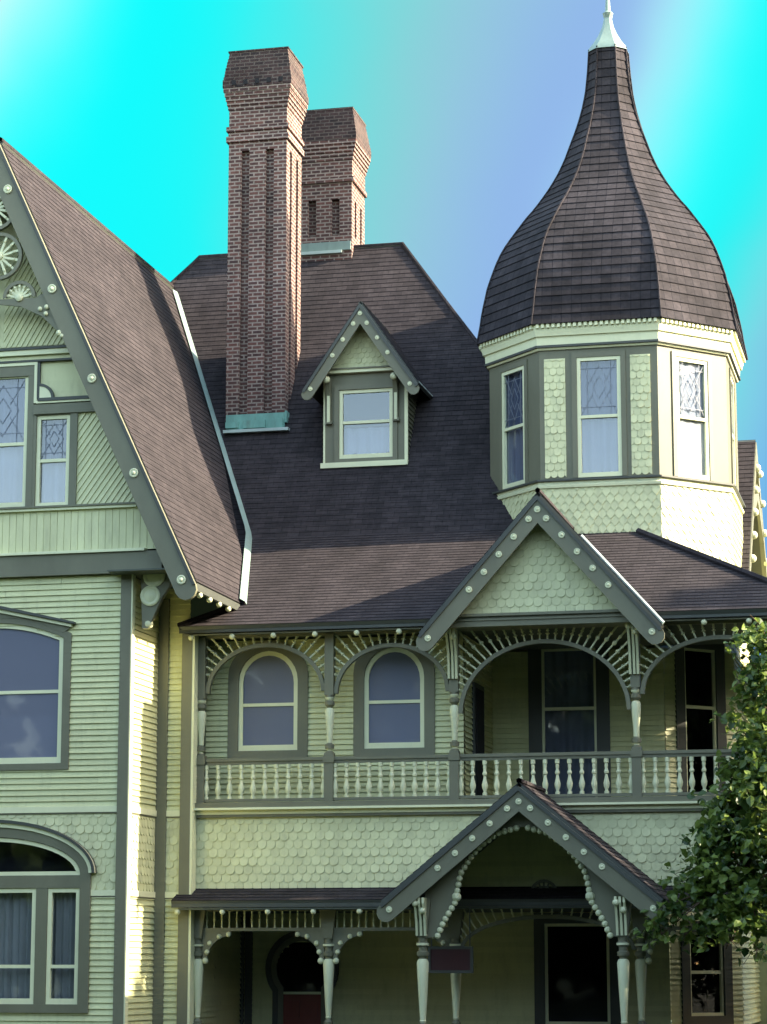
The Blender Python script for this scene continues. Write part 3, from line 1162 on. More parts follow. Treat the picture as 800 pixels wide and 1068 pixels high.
YB = YF + 0.02
r_ = WX(24, 268, YB) - WX(0, 268, YB)
wheel(WX(0, 268, YB), WZ(0, 268, YB), r_, n=13)
wheel(WX(-4, 218, YB), WZ(0, 218, YB), r_ * 0.95, n=13)
for s in (1, -1):
    cx = XAX + s * (WX(21, 309, YB) - XAX)
    wheel(cx, WZ(21, 311, YB), WX(38, 309, YB) - WX(21, 309, YB), 0.0 if True else 0, PI, 7)
# curved spandrel board springing from the rake
for s in (1, -1):
    m = lambda x: XAX + s * (x - XAX)
    top = [(m(WX(a, b, YB)), WZ(a, b, YB)) for a, b in ((0, 313), (38, 311), (46, 306))]
    low = [(m(WX(a, b, YB)), WZ(a, b, YB)) for a, b in ((74, 366), (62, 347), (44, 330), (22, 320), (0, 318))]
    mb.prism(FB, top + low, -0.015, 0.035, 0)
    for (a, b, r) in ((50, 321, .05), (43, 323, .045), (49, 328, .045), (63, 348, .06), (66, 351, .05)):
        x, z = m(WX(a, b, YB)), WZ(a, b, YB)
        mb.ball(FB.p(x, z, 0.06), r, 1, 8, 5)
mb.build('fretwork', ['grey_trim', 'cream_turned'], H)

# scroll bracket at the wing corner
mb = MB()
fb = Fr((XWC + 0.03, YW + 0.12, 0), AXX)
for fr in (fb,):
    px = lambda a, b: (WX(a, b, YW) - (XWC + 0.03), WZ(a, b, YW))
    mb.prism(fr, [px(146, 592), px(172, 592), px(180, 604), px(168, 622), px(160, 640), px(153, 655), px(147, 655)], -0.06, 0.06, 0)
    for a, b, r in ((160, 600, 0.21), (156, 621, 0.19)):
        x, z = px(a, b)
        mb.lathe([(-0.10, r * .9), (-0.09, r), (0.09, r), (0.105, r * .85), (0.09, r * .62), (0.11, r * .4), (0.12, 0)], fr.p(x, z, 0), fr.n, 18, 1)
    x, z = px(153, 650)
    mb.ball(fr.p(x, z, 0), 0.085, 1)
mb.build('scroll_bracket', ['grey_trim', 'cream_turned'], H)

# ------------------------------------------------------------------ valley flashing between wing and main roof
MS = 1.57                                      # slope of the main roof


def main_z(Y): return 10.28 + MS * (Y - 3.89)


SK = 0.557                                     # slope of the porch roof


def skirt_z(Y): return 7.83 + SK * (Y + 0.5)


def wing_x(z): return XAX + (ZR_AP - z) / SL


val = [(wing_x(skirt_z(y)), y, skirt_z(y)) for y in (0.40, 2.0, 3.75)] + [(wing_x(main_z(y)), y, main_z(y)) for y in (3.95, 5.0, 6.5, 8.0)]
mb = MB()
nw = V((SL, 0, 1)).normalized()
for i in range(len(val) - 1):
    a, b = V(val[i]), V(val[i + 1])
    side = V((0.055, 0, 0.02))
    off = V((0.03, -0.03, 0.05))
    mb.face([a + off - nw * 0 + V((-0.04, -0.05, 0.075)), a + off + side, b + off + side, b + off + V((-0.04, -0.05, 0.075))])
    mb.face([a + off + side, a + off + side + V((0.03, 0, -0.06)), b + off + side + V((0.03, 0, -0.06)), b + off + side])
mb.build('valley_flashing', 'weathered_copper', H)

# ------------------------------------------------------------------ main hip roof
RL, RR = V((-6.6, 8.68, main_z(8.68))), V((-1.76, 8.68, main_z(8.68)))
ze = 9.6
ye = 3.89 + (ze - 10.28) / MS
dh = (RR.z - ze) / 3.3 * 2.37
A_, B_ = V((RL.x - dh, ye, ze)), V((RR.x + dh, ye, ze))
yb = 8.68 * 2 - ye
C_, D_ = V((RR.x + dh, yb, ze)), V((RL.x - dh, yb, ze))
mb = MB()
courses(mb, [A_, B_, RR, RL], 0.145, origin=A_)
courses(mb, [B_, C_, RR], 0.145)
courses(mb, [C_, D_, RL, RR], 0.145)
courses(mb, [D_, A_, RL], 0.145)
mb.build('main_roof', ['roof_shingle', 'dark_trim'], H, smooth=False)
mb = MB()
mb.tube([RL + (A_ - RL) * 0.15, RL, RR, RR + (B_ - RR) * 0.62], 0.06, 6)
mb.build('ridge_cap', 'roof_shingle', H)
# attic and storey walls under the main roof, mostly hidden
mb = MB()
mb.box(Fr((0, 0, 0), AXX), -4.4, 4.4, 0.5, 9.7, -13.0, -4.8, 0)
mb.box(Fr((0, 0, 0), AXX), -9.6, -5.2, 0.5, 8.4, -9.0, 0.4, 0)
mb.box(Fr((0, 0, 0), AXX), 4.5, 7.4, 0.3, 7.9, -12.0, -8.8, 0)
mb.build('house_core', 'sage_siding', H, smooth=False)

# ------------------------------------------------------------------ porch roof (skirt)
XE, XEL = 8.0, -4.02
yt = 3.80
mb = MB()
rr = (yt + 0.5)
courses(mb, [(XEL, -0.5, 7.83), (XE, -0.5, 7.83), (XE - 0.82, 0.32, skirt_z(0.32)), (XEL + 0.82, 0.32, skirt_z(0.32))], 0.15, origin=(0, -0.5, 7.83))
courses(mb, [(XEL + 0.82, 0.32, skirt_z(0.32)), (XE - 0.82, 0.32, skirt_z(0.32)), (XE - rr, yt, skirt_z(yt)), (-4.6, yt, skirt_z(yt))], 0.15, origin=(0, -0.5, 7.83))
courses(mb, [(XE, -0.5, 7.83), (XE, 9, 7.83), (XE - rr, 9, skirt_z(yt)), (XE - rr, yt, skirt_z(yt))], 0.15)
courses(mb, [(XEL, -0.5, 7.83), (XEL, 0.32, 7.83), (XEL + 0.82, 0.32, skirt_z(0.32))], 0.15)
mb.build('porch_roof', ['roof_shingle', 'dark_trim'], H, smooth=False)
mb = MB()
mb.tube([(XE, -0.5, 7.86), (XE - rr + 0.5, yt - 0.5, skirt_z(yt - 0.5) + 0.03)], 0.07, 6)
mb.build('hip_cap', 'roof_shingle', H)
mb = MB()
mb.tube([(XEL, -0.5, 7.86), (XEL + 0.8, 0.3, skirt_z(0.3) + 0.03)], 0.05, 6)
mb.build('hip_cap', 'roof_shingle', H)
mb = MB()
zf = 7.77
mb.box(front(-0.46), XEL, XE, zf - 0.06, zf + 0.05, -0.03, 0.0, 0)
mb.box(front(-0.40), XEL + .05, XE - .05, zf - 0.10, zf - 0.05, -0.05, 0.0, 1)
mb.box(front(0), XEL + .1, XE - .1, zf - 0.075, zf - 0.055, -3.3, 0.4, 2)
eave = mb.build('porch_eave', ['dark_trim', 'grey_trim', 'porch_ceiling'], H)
x = -3.8
while x < 7.6:
    if not (0.6 < x < 5.15):
        copy_at(ball0, eave, (x, -0.40, zf - 0.14))
    x += 0.80

# ------------------------------------------------------------------ gallery
XP = [-3.70, -1.21, 1.155, 4.50, 7.55]
zrail = WZ(474, 788, 0)
zdeck = WZ(474, 834, 0)
zbeam = zf - 0.10
F0 = front(0)
# deck
mb = MB()
mb.box(F0, -3.78, 7.75, zdeck - 0.10, zdeck, -YD, 0.16, 0)
mb.box(F0, -3.78, 7.80, zdeck - 0.14, zdeck - 0.10, -0.3, 0.21, 2)
mb.box(F0, -3.78, 7.72, zdeck - 0.22, zdeck - 0.14, -0.3, 0.10, 2)
mb.box(F0, -3.78, 7.74, zdeck - 0.27, zdeck - 0.22, -0.3, 0.08, 0)
mb.build('gallery_deck', ['grey_trim', 'floor_boards', 'cream_trim'], H)
# scalloped apron
zs1, zs0 = zdeck - 0.27, WZ(300, 926, 0)
mb = MB()
scales(mb, F0, zs0 - 0.05, zs1, (-3.78, 7.7), 0.172, 0.152)
mb.build('scalloped_apron', 'sage_shingle', H, smooth=False)
# pent roof under it
zpe, zpt = WZ(300, 939, -0.6), zs0
mb = MB()
courses(mb, [(-4.05, -0.6, zpe), (8.1, -0.6, zpe), (8.1, 0.02, zpt), (-4.05, 0.02, zpt)], 0.15, thick=0.05)
mb.build('pent_roof', ['roof_shingle', 'dark_trim'], H, smooth=False)
mb = MB()
mb.box(front(-0.58), -4.05, 8.1, zpe - 0.12, zpe - 0.005, -0.03, 0.0, 0)
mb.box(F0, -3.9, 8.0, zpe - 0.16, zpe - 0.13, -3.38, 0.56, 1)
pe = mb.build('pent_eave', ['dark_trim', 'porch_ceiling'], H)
x = -3.95
while x < 7.6:
    if not (0.3 < x < 5.3):
        copy_at(ball0, pe, (x, -0.52, zpe - 0.20))
    x += 0.86

# posts
zcol = WZ(474, 728, 0)


def up_post(x, hidden=False):
    mb = MB()
    h = 0.085
    fr = Fr((x, 0, 0), AXX)
    mb.box(fr, -h, h, zdeck, WZ(474, 783, 0), -h, h)
    mb.box(fr, -h, h, WZ(474, 722, 0), zbeam, -h, h)
    mb.box(fr, -h - .02, h + .02, zrail - .09, zrail + 0.03, -h - .02, h + .02)
    z0, z1 = WZ(474, 783, 0), WZ(474, 722, 0)
    L = z1 - z0
    mb.box(fr, -.03, .03, z0 - .02, z1 + .02, -.03, .03)
    p = mb.build('gallery_post', 'grey_trim', H)
    s = MB()
    pr = [(0, .085, 1), (.02, .085, 1), (.035, .05, 0), (.06, .05, 0), (.075, .085, 1), (.15, .088, 1), (.165, .05, 1), (.175, .05, 0), (.20, .055, 0), (.30, .055, 0),
          (.45, .068, 0), (.60, .083, 0), (.72, .090, 0), (.765, .075, 0), (.78, .045, 1), (.80, .06, 1), (.83, .092, 1), (.89, .095, 1), (.91, .06, 0), (.94, .085, 0), (.96, .088, 1), (1.0, .085, 1)]
    s.lathe([(a * L, b, c) for a, b, c in pr], (x, 0, z0), AXZ, 12)
    s.build('turned_shaft', ['cream_turned', 'grey_trim'], p)
    return p


posts = [up_post(x) for x in XP]
for i in (2, 3):
    x = XP[i]
    b = MB()
    fr = Fr((x, -0.085, 0), AXX)
    zt, z0 = WZ(474, 655, -.3), WZ(474, 708, -.1)
    for dx, mt in ((-0.075, 0), (0.0, 0), (0.065, 0)):
        pts = [(0.0, zt), (0.30, zt), (0.30, zt - 0.10), (0.22, zt - 0.22), (0.12, zt - 0.42), (0.06, z0), (0.0, z0)]
        fx = Fr((x + dx, -0.085, 0), -AXY)
        b.prism(fx, pts, -0.022, 0.022, mt)
    b.ball((x - 0.07, -0.36, zt - 0.06), 0.065, 0)
    b.ball((x + 0.05, -0.30, zt - 0.16), 0.065, 0)
    b.box(fr, -0.11, 0.11, zt, zt + 0.06, 0, 0.34, 1)
    b.build('bracket', ['cream_turned', 'grey_trim'], posts[i])

# railing
bal = MB()
HB = zrail - 0.10 - (zdeck + 0.07)
bp = [(0, .045), (.07, .045), (.075, .03), (.12, .028), (.20, .050), (.30, .058), (.42, .038), (.52, .026), (.56, .026), (.58, .042), (.63, .046), (.68, .03), (.72, .026), (.80, .034), (.86, .030), (.88, .044), (1.0, .044)]
bal.lathe([(a * HB, b) for a, b in bp], (0, 0, 0), AXZ, 10)
BAL = bal.build('baluster', 'cream_turned', None)
sc.collection.objects.unlink(BAL)
for a, b in zip(XP[:-1], XP[1:]):
    mb = MB()
    mb.box(F0, a + .085, b - .085, zrail - 0.04, zrail + 0.02, -0.06, 0.06, 0)
    mb.box(F0, a + .085, b - .085, zrail - 0.10, zrail - 0.04, -0.035, 0.035, 0)
    mb.box(F0, a + .085, b - .085, zdeck + 0.02, zdeck + 0.07, -0.04, 0.04, 0)
    r = mb.build('railing', 'grey_trim', H)
    n = round((b - a - 0.1) / 0.212)
    for i in range(n):
        k = BAL.copy()
        sc.collection.objects.link(k)
        k.parent = r
        k.location = (a + (b - a) * (i + 0.5) / n, 0, zdeck + 0.07)
        k.rotation_euler = (0, 0, random.uniform(0, 6))


# arched spindle friezes of the gallery
def frieze(xa, xb, zt, crown, spring, nsp, sp_r=1.0):
    """elliptical arch between two posts with radiating spindles up to the beam"""
    a, b = xa + 0.085, xb - 0.085
    c, hw = (a + b) / 2, (b - a) / 2
    rise = crown - spring
    mb = MB()
    N = 30
    o = [(c + hw * math.cos(PI * i / N), spring + (rise + 0.075) * math.sin(PI * i / N)) for i in range(N + 1)]
    i_ = [(c + (hw - 0.075) * math.cos(PI * i / N), spring + rise * math.sin(PI * i / N)) for i in range(N + 1)]
    mb.ring(F0, o, i_, -0.05, 0.05, 0, closed=False)
    for i in range(N):
        mb.face([F0.p(*o[i + 1], -0.05), F0.p(*o[i], -0.05), F0.p(*i_[i], -0.05), F0.p(*i_[i + 1], -0.05)])
    mb.box(F0, a, b, zt - 0.02, zt + 0.06, -0.06, 0.06, 0)
    f = mb.build('spindle_frieze', 'grey_trim', H)
    # spindles leave the arch along its normal-ish direction from a point below the crown
    co = (c, spring - hw * 0.10)
    for k in range(nsp):
        t = PI * (0.5 + (k - (nsp - 1) / 2) / nsp * 0.88)
        # spread so that spindles meet the beam evenly
        p0 = (c + hw * math.cos(t), spring + (rise + 0.05) * math.sin(t))
        d = V((p0[0] - co[0], p0[1] - co[1]))
        d.normalize()
        L1 = (zt - p0[1]) / d.y if d.y > 1e-3 else 9
        L2 = ((b - p0[0]) / d.x) if d.x > 1e-3 else (((a - p0[0]) / d.x) if d.x < -1e-3 else 9)
        L = min(L1, L2)
        if L < 0.08:
            continue
        s = MB()
        r = 0.016 * sp_r
        pr = [(0, r), (.30, r * 0.8), (.40, r * .8), (.42, r * 1.5), (.46, r * 2.1), (.5, r * 1.5), (.52, r * .9), (.62, r * .8), (.66, r * 1.7), (.70, r * .9), (.9, r * 1.1), (1, r * 1.3)]
        s.lathe([(q * L, w * 1.35) for q, w in pr], (0, 0, 0), V((d.x, 0, d.y)), 7)
        s.build('spindle', 'cream_turned', f, loc=(p0[0], 0, p0[1]))
    return f


zt = zbeam - 0.0
frieze(XP[0], XP[1], zt, WZ(277, 675, 0), WZ(277, 722, 0), 22)
frieze(XP[1], XP[2], zt, WZ(409, 675, 0), WZ(409, 722, 0), 22)
frieze(XP[2], XP[3], WZ(570, 652, 0), WZ(570, 671, 0), WZ(570, 742, 0), 32)
frieze(XP[3], XP[4], zt, WZ(745, 667, 0), WZ(745, 722, 0), 24)

# gallery walls
FG = front(YG)
gw = []
for (xa, xb) in ((249, 311), (380, 443)):
    gw.append((WX(xa, 740, YG), WX(xb, 740, YG)))
zwb, zwt = WZ(280, 783, YG), WZ(280, 679, YG)
hg = []
for a, b in gw:
    hg.append(((a + b) / 2, (b - a) / 2, zwb, zwt, (b - a) / 2 * 0.98, 'e'))
XD = 1.22
mb = MB()
siding(mb, FG, zdeck, zbeam, (-3.78, XD), 0.1, [(h[0], h[1] + .03, h[2], h[3] + .02, h[4], 'e') for h in hg])
siding(mb, Fr((XD, 0, 0), AXY), zdeck, zbeam, (YG, YD), 0.1)
FD = front(YD)
xdw = (WX(565, 720, YD) + WX(622, 720, YD)) / 2
hdw = (WX(622, 720, YD) - WX(565, 720, YD)) / 2
zdt = WZ(593, 676, YD)
siding(mb, FD, zdeck, zbeam, (XD, 4.63), 0.1, [(xdw, hdw, zdeck + .15, zdt, 0, 'e')])
dg = V((1.25, 1.25, 0)).normalized()
FDG = Fr((4.63, YD, 0), dg)
siding(mb, FDG, zdeck, zbeam, (0, 1.77), 0.1, [(0.88, 0.40, zdeck + .25, WZ(728, 676, 3.9), 0, 'e')])
siding(mb, Fr((5.88, 0, 0), AXY), zdeck, zbeam, (4.65, 9), 0.1)
mb.build('gallery_wall', 'sage_siding', H, smooth=False)
for h in hg:
    window('arched_window', FG, *h, cas=0.20, rail=WZ(280, 735, YG), screen=True, sash=0.085, dark=0.4)
window('gallery_window', FD, xdw, hdw, zdeck + 0.15, zdt, rail=WZ(593, 739, YD), cas=0.26, casm='dark_trim', sash=0.05)
window('angled_window', FDG, 0.88, 0.40, zdeck + .25, WZ(728, 676, 3.9), rail=WZ(728, 737, 3.9), cas=0.22, casm='dark_trim', glass='dark_glass', curtain=False, sash=0.05)
mb = MB()
mb.box(Fr((XD, 0, 0), AXY), 1.3, 2.3, zdeck + .05, zdeck + 2.3, 0.0, 0.06, 0)
mb.box(Fr((XD, 0, 0), AXY), 1.42, 2.18, zdeck + .05, zdeck + 2.2, 0.05, 0.075, 1)
mb.build('gallery_door', ['dark_trim', 'dark_room'], H)


# ------------------------------------------------------------------ gables on the porches
def gable_roof(name, xa, za, hw, zf_, Yf, Yr, Yfb):
    mb = MB()
    for s in (1, -1):
        courses(mb, [(xa, Yf, za), (xa + s * hw, Yf, zf_), (xa + s * hw, Yfb, zf_), (xa, Yr, za)], 0.15, thick=0.08)
    r = mb.build(name, ['roof_shingle', 'dark_trim'], H, smooth=False)
    e = MB()
    sl = (za - zf_) / hw
    e.tube([(xa, Yf - 0.01, za + 0.03), (xa, Yr, za + 0.03)], 0.05, 6)
    e.build('ridge_cap', 'roof_shingle', r)
    return r


# upper pediment
YP = -0.80
pa = W(562, 514, YP)
XC = 2.88
zpa, zpf = pa.z + 0.02, WZ(690, 652, YP)
hwp = 2.22
rf = gable_roof('pediment_roof', XC, zpa, hwp, zpf, YP, 3.45, 1.6)
e = MB()
sl = (zpa - zpf) / hwp
e.tube([(XC + 0.75, YP + 0.25, zpa - 0.75 * sl + 0.05), (XC + hwp + 0.02, YP + 0.03, zpf + 0.04)], 0.035, 6)
e.build('drip_edge', 'pale_metal', rf)
FPd = front(YP + 0.0)
bw = 0.34
b2 = bargeboard(FPd, XC, zpa - 0.07, XC + hwp, zpf - 0.07, 0, 0, bw, 0.06)
tl = [0.195, 0.325, 0.45, 0.57, 0.69, 0.81]
tl = [(y - 514) / (652 - 514) for y in (545, 562, 580, 597, 614)]
pts = [(XC, zpa - 0.07 - bw * 0.78)]
for s in (1, -1):
    pts += mid(XC, zpa - 0.07, XC + s * hwp, zpf - 0.07, bw, [0.13, 0.255, 0.38, 0.505, 0.63, 0.975])
rosettes(b2, YP - 0.06, pts, 1.05)
for s in (1, -1):
    pass
# pediment panel
YPp = -0.45
FPp = front(YPp)
zp0, zp1 = WZ(560, 641, YPp), zpa - 0.35
mb = MB()
scales(mb, FPp, zp0, zp1, lambda z: (XC - (zpa - 0.1 - z) / sl, XC + (zpa - 0.1 - z) / sl), 0.17, 0.15, pointed=False)
mb.build('pediment_panel', 'sage_shingle', H, smooth=False)
mb = MB()
mb.box(FPp, XP[2] - 0.1, XP[3] + 0.1, zp0 - 0.20, zp0 - 0.02, -0.50, 0.10, 0)
mb.box(FPp, XP[2] - 0.1, XP[3] + 0.1, zp0 - 0.02, zp0 + 0.03, -0.20, 0.16, 1)
mb.box(FPp, XP[2] - 0.1, XP[3] + 0.1, zp0 - 0.095, zp0 - 0.065, -0.2, 0.125, 0)
mb.build('pediment_beam', ['grey_trim', 'grey_trim'], H)

# ------------------------------------------------------------------ entry porch
YE = -2.6
zea, zef = WZ(537, 816, YE), WZ(692, 938, YE)
XCE = (WX(397, 945, YE) + WX(692, 942, YE)) / 2
hwe = (WX(692, 942, YE) - WX(397, 945, YE)) / 2
gable_roof('entry_roof', XCE, zea, hwe, zef, YE, 0.05, 0.05)
b3 = bargeboard(front(YE), XCE, zea - 0.07, XCE + hwe, zef - 0.07, 0, 0, 0.33, 0.06)
pts = [(XCE, zea - 0.07 - 0.26)]
for s in (1, -1):
    pts += mid(XCE, zea - 0.07, XCE + s * hwe, zef - 0.07, 0.33, [0.125, 0.25, 0.375, 0.50, 0.625, 0.75, 0.975])
rosettes(b3, YE - 0.06, [p for i, p in enumerate(pts) if i not in (7 - 1, 14 - 1)], 0.95)
YEP = -2.30
XEP = [WX(441, 1000, YEP), WX(650, 1000, YEP)]
FEP = front(YEP)
zfl = 0.42


def low_post(x, Y, name, ztop, bright=True):
    mb = MB()
    fr = Fr((x, Y, 0), AXX)
    h = 0.085
    zc = WZ(441, 978, YEP)
    mb.box(fr, -h, h, zc, ztop, -h, h)
    mb.box(fr, -h, h, zfl, zfl + 0.12, -h, h)
    mb.prism(fr, [(-.085, zc + 0.02), (.085, zc + 0.02), (0.16, ztop), (-0.16, ztop)], -h - 0.02, h + 0.02, 0)
    mb.box(fr, -.03, .03, zfl + 0.1, zc + .02, -.03, .03)
    p = mb.build(name, 'grey_trim', H)
    L = zc - (zfl + 0.12)
    s = MB()
    pr = [(0, .08, 1), (.02, .085, 1), (.04, .06, 1), (.055, .045, 0), (.075, .062, 0), (.085, .05, 0), (.2, .062, 0), (.45, .085, 0), (.72, .105, 0), (.755, .085, 0), (.765, .06, 1), (.79, .07, 1), (.80, .10, 1),
          (.84, .105, 1), (.855, .07, 1), (.90, .075, 1), (.915, .11, 0), (.94, .11, 1), (.955, .08, 1), (1.0, .085, 1)]
    s.lathe([(a * L, b, c) for a, b, c in pr], (x, Y, zfl + 0.12), AXZ, 14)
    s.build('turned_shaft', ['cream_turned', 'grey_trim'], p)
    return p


zpb = zpe - 0.13
eposts = [low_post(x, YEP, 'entry_post', WZ(441, 938, YEP)) for x in XEP]
for x, p in zip(XEP, eposts):
    b = MB()
    zt, z0 = WZ(441, 936, YEP - .3), WZ(441, 976, YEP - .1)
    for dx in (-0.075, 0.0, 0.07):
        fx = Fr((x + dx, YEP - 0.085, 0), -AXY)
        b.prism(fx, [(0.0, zt), (0.24, zt), (0.24, zt - 0.10), (0.17, zt - 0.2), (0.09, zt - 0.42), (0.05, z0), (0.0, z0)], -0.02, 0.02, 0)
    b.ball((x - 0.07, YEP - 0.29, zt - 0.10), 0.06)
    b.ball((x + 0.05, YEP - 0.24, zt - 0.22), 0.06)
    b.build('bracket', ['cream_turned'], p)
lposts = [low_post(x, 0, 'porch_post', zpb) for x in XP]

# beaded arch board of the entry
mb = MB()
bd = MB()
curve = [(455, 976), (461, 962), (468, 950), (474, 940), (476, 925), (479, 911), (488, 896), (500, 882), (518, 869), (543, 862)]
xm = WX(543, 862, YEP)
cv = [(WX(a, b, YEP), WZ(a, b, YEP)) for a, b in curve]
hwid = XCE - cv[0][0]
cv = [(XCE - (xm - x) * 1.0, z) for x, z in cv]
sle = (zea - zef) / hwe
for s in (1, -1):
    m = lambda x: XCE + s * (x - XCE)
    inner_z = lambda x: zea - 0.45 - (abs(x - XCE)) * sle
    out = [(XCE, inner_z(XCE)), (cv[0][0] - 0.22, inner_z(cv[0][0] - 0.22)), (cv[0][0] - 0.22, cv[0][1] - 0.05)]
    poly = [(m(x), z) for x, z in cv + out]
    mb, bd = MB(), MB()
    mb.prism(FEP, poly, -0.02, 0.03, 0)
    # beads along the edge, evenly
    tot = [0]
    for i in range(1, len(cv)):
        tot.append(tot[-1] + math.hypot(cv[i][0] - cv[i - 1][0], cv[i][1] - cv[i - 1][1]))
    nb = 24
    for k in range(nb):
        d = tot[-1] * k / nb
        i = max(j for j in range(len(tot) - 1) if tot[j] <= d)
        t = (d - tot[i]) / (tot[i + 1] - tot[i])
        x, z = cv[i][0] + (cv[i + 1][0] - cv[i][0]) * t, cv[i][1] + (cv[i + 1][1] - cv[i][1]) * t
        bd.ball(FEP.p(m(x), z, 0.03), 0.085 if k == 7 else 0.056, 0, 8, 5)
    ab = mb.build('arch_board', 'grey_trim', H)
    bd.build('beading', 'cream_turned', ab)
# inner gable over the main porch line: panel, beam, fan, frieze
mb = MB()
zib = WZ(560, 935, 0)
siding(mb, front(-0.02), zib, zea - 0.5, lambda z: (XCE - (zea - 0.12 - z) / sle, XCE + (zea - 0.12 - z) / sle), 0.09)
mb.build('entry_gable_wall', 'sage_siding', H, smooth=False)
mb = MB()
FI = front(-0.05)
mb.box(FI, XP[2], XP[3], zib - 0.06, zib + 0.04, 0, 0.10, 1)
mb.box(FI, XP[2], XP[3], zib - 0.22, zib - 0.06, 0, 0.06, 0)
cx, cz = WX(568, 930, 0), zib + 0.04
for r0, r1, mt in ((0.26, 0.21, 0), (0.15, 0.11, 0)):
    o = [(cx + r0 * math.cos(PI * i / 12), cz + r0 * math.sin(PI * i / 12)) for i in range(13)]
    i_ = [(cx + r1 * math.cos(PI * i / 12), cz + r1 * math.sin(PI * i / 12)) for i in range(13)]
    mb.ring(FI, o, i_, 0, 0.05, mt, closed=False)
for i in range(7):
    a = PI * (i + .5) / 7
    mb.bar(FI, (cx + .11 * math.cos(a), cz + .11 * math.sin(a)), (cx + .23 * math.cos(a), cz + .23 * math.sin(a)), 0.03, 0, 0.035, 0)
mb.build('entry_beam', ['grey_trim', 'grey_trim'], H)


def plain_frieze(xa, xb, zt, zb, n, brackets=True):
    mb = MB()
    a, b = xa + 0.085, xb - 0.085
    mb.box(F0, a, b, zt - 0.05, zt + 0.02, -0.05, 0.05, 0)
    mb.box(F0, a, b, zb, zb + 0.06, -0.04, 0.04, 0)
    if brackets:
        for s, x in ((1, a), (-1, b)):
            pts = [(x, zb), (x + s * 0.55, zb)]
            for i in range(9):
                t = PI / 2 * i / 8
                pts.append((x + s * (0.55 - 0.47 * math.sin(t)), zb - 0.55 + 0.47 * math.cos(t)))
            pts.append((x, zb - 0.60))
            mb.prism(F0, pts, -0.025, 0.025, 0)
            for (dx, dz, r) in ((0.50, -0.06, .05), (0.32, -0.10, .05), (0.14, -0.22, .05), (0.09, -0.38, .05), (0.06, -0.54, .06)):
                mb.ball((x + s * dx, -0.03, zb + dz), r, 1, 8, 5)
    f = mb.build('plain_frieze', ['grey_trim', 'cream_turned'], H)
    L = zt - 0.05 - zb - 0.06
    pr = [(0, .02), (.2, .014), (.45, .016), (.5, .026), (.55, .016), (.8, .014), (1, .02)]
    s = MB()
    s.lathe([(q * L, w) for q, w in pr], (0, 0, 0), AXZ, 7)
    s0 = None
    for i in range(n):
        loc = (a + (b - a) * (i + 0.5) / n, 0, zb + 0.06)
        if s0 is None:
            s0 = s.build('frieze_stick', 'cream_turned', f, loc=loc)
        else:
            copy_at(s0, f, loc)
    return f


zfb = WZ(300, 971, 0)
plain_frieze(XP[0], XP[1], zpb, zfb, 16)
plain_frieze(XP[1], XP[2], zpb, zfb, 16)
plain_frieze(XP[3], XP[4], zpb, zfb, 18)
# arched inner frieze behind the entry
mb = MB()
a, b = XP[2] + .085, XP[3] - .085
c_, hw_ = (a + b) / 2, (b - a) / 2
zc_ = WZ(560, 958, 0)
o = [(c_ + hw_ * math.cos(PI * i / 24), zc_ - 0.55 + 0.62 * math.sin(PI * i / 24)) for i in range(25)]
i_ = [(c_ + (hw_ - .06) * math.cos(PI * i / 24), zc_ - 0.55 + 0.55 * math.sin(PI * i / 24)) for i in range(25)]
mb.ring(F0, o, i_, -0.04, 0.04, 0, closed=False)
fi = mb.build('inner_frieze', 'grey_trim', H)
for k in range(24):
    t = PI * (0.5 + (k - 11.5) / 24 * 0.86)
    p0 = (c_ + hw_ * math.cos(t), zc_ - 0.53 + 0.60 * math.sin(t))
    d = V((p0[0] - c_, p0[1] - (zc_ - 2.2))).normalized()
    L = min((zib - 0.22 - p0[1]) / d.y, ((b - p0[0]) / d.x if d.x > 1e-3 else (a - p0[0]) / d.x if d.x < -1e-3 else 9))
    if L < 0.06:
        continue
    s = MB()
    s.lathe([(0, .02), (.3 * L, .014), (.5 * L, .028), (.7 * L, .014), (L, .02)], (0, 0, 0), V((d.x, 0, d.y)), 6)
    s.build('fan_stick', 'cream_turned', fi, loc=(p0[0], 0, p0[1]))

# lower porch walls, floor, doors
XK, YL = WX(316, 1000, YD), YD
zk = WZ(316, 1010, YD)
rk = WX(354, 1010, YD) - XK
hdoor = (WX(602, 1000, YD), (WX(634, 1000, YD) - WX(566, 1000, YD)) / 2, zfl, WZ(600, 963, YD), 0, 'e')
xlw = WX(243, 1000, YD)
mb = MB()
siding(mb, FD, zfl, zpb, (-3.9, 4.63), 0.1, [hdoor, (XK, rk * 0.72, zfl, zk + rk * .72, rk * .7, 'e')])
siding(mb, FDG, zfl, zpb, (0, 1.77), 0.1, [(0.88, 0.42, zfl + 0.2, WZ(735, 972, 3.9), 0, 'e')])
siding(mb, Fr((5.88, 0, 0), AXY), zfl, zpb, (4.65, 9), 0.1)
siding(mb, Fr((-3.88, 0, 0), AXY), zfl, zpb, (YS, YD), 0.1)
mb.build('porch_wall', 'sage_siding', H, smooth=False)
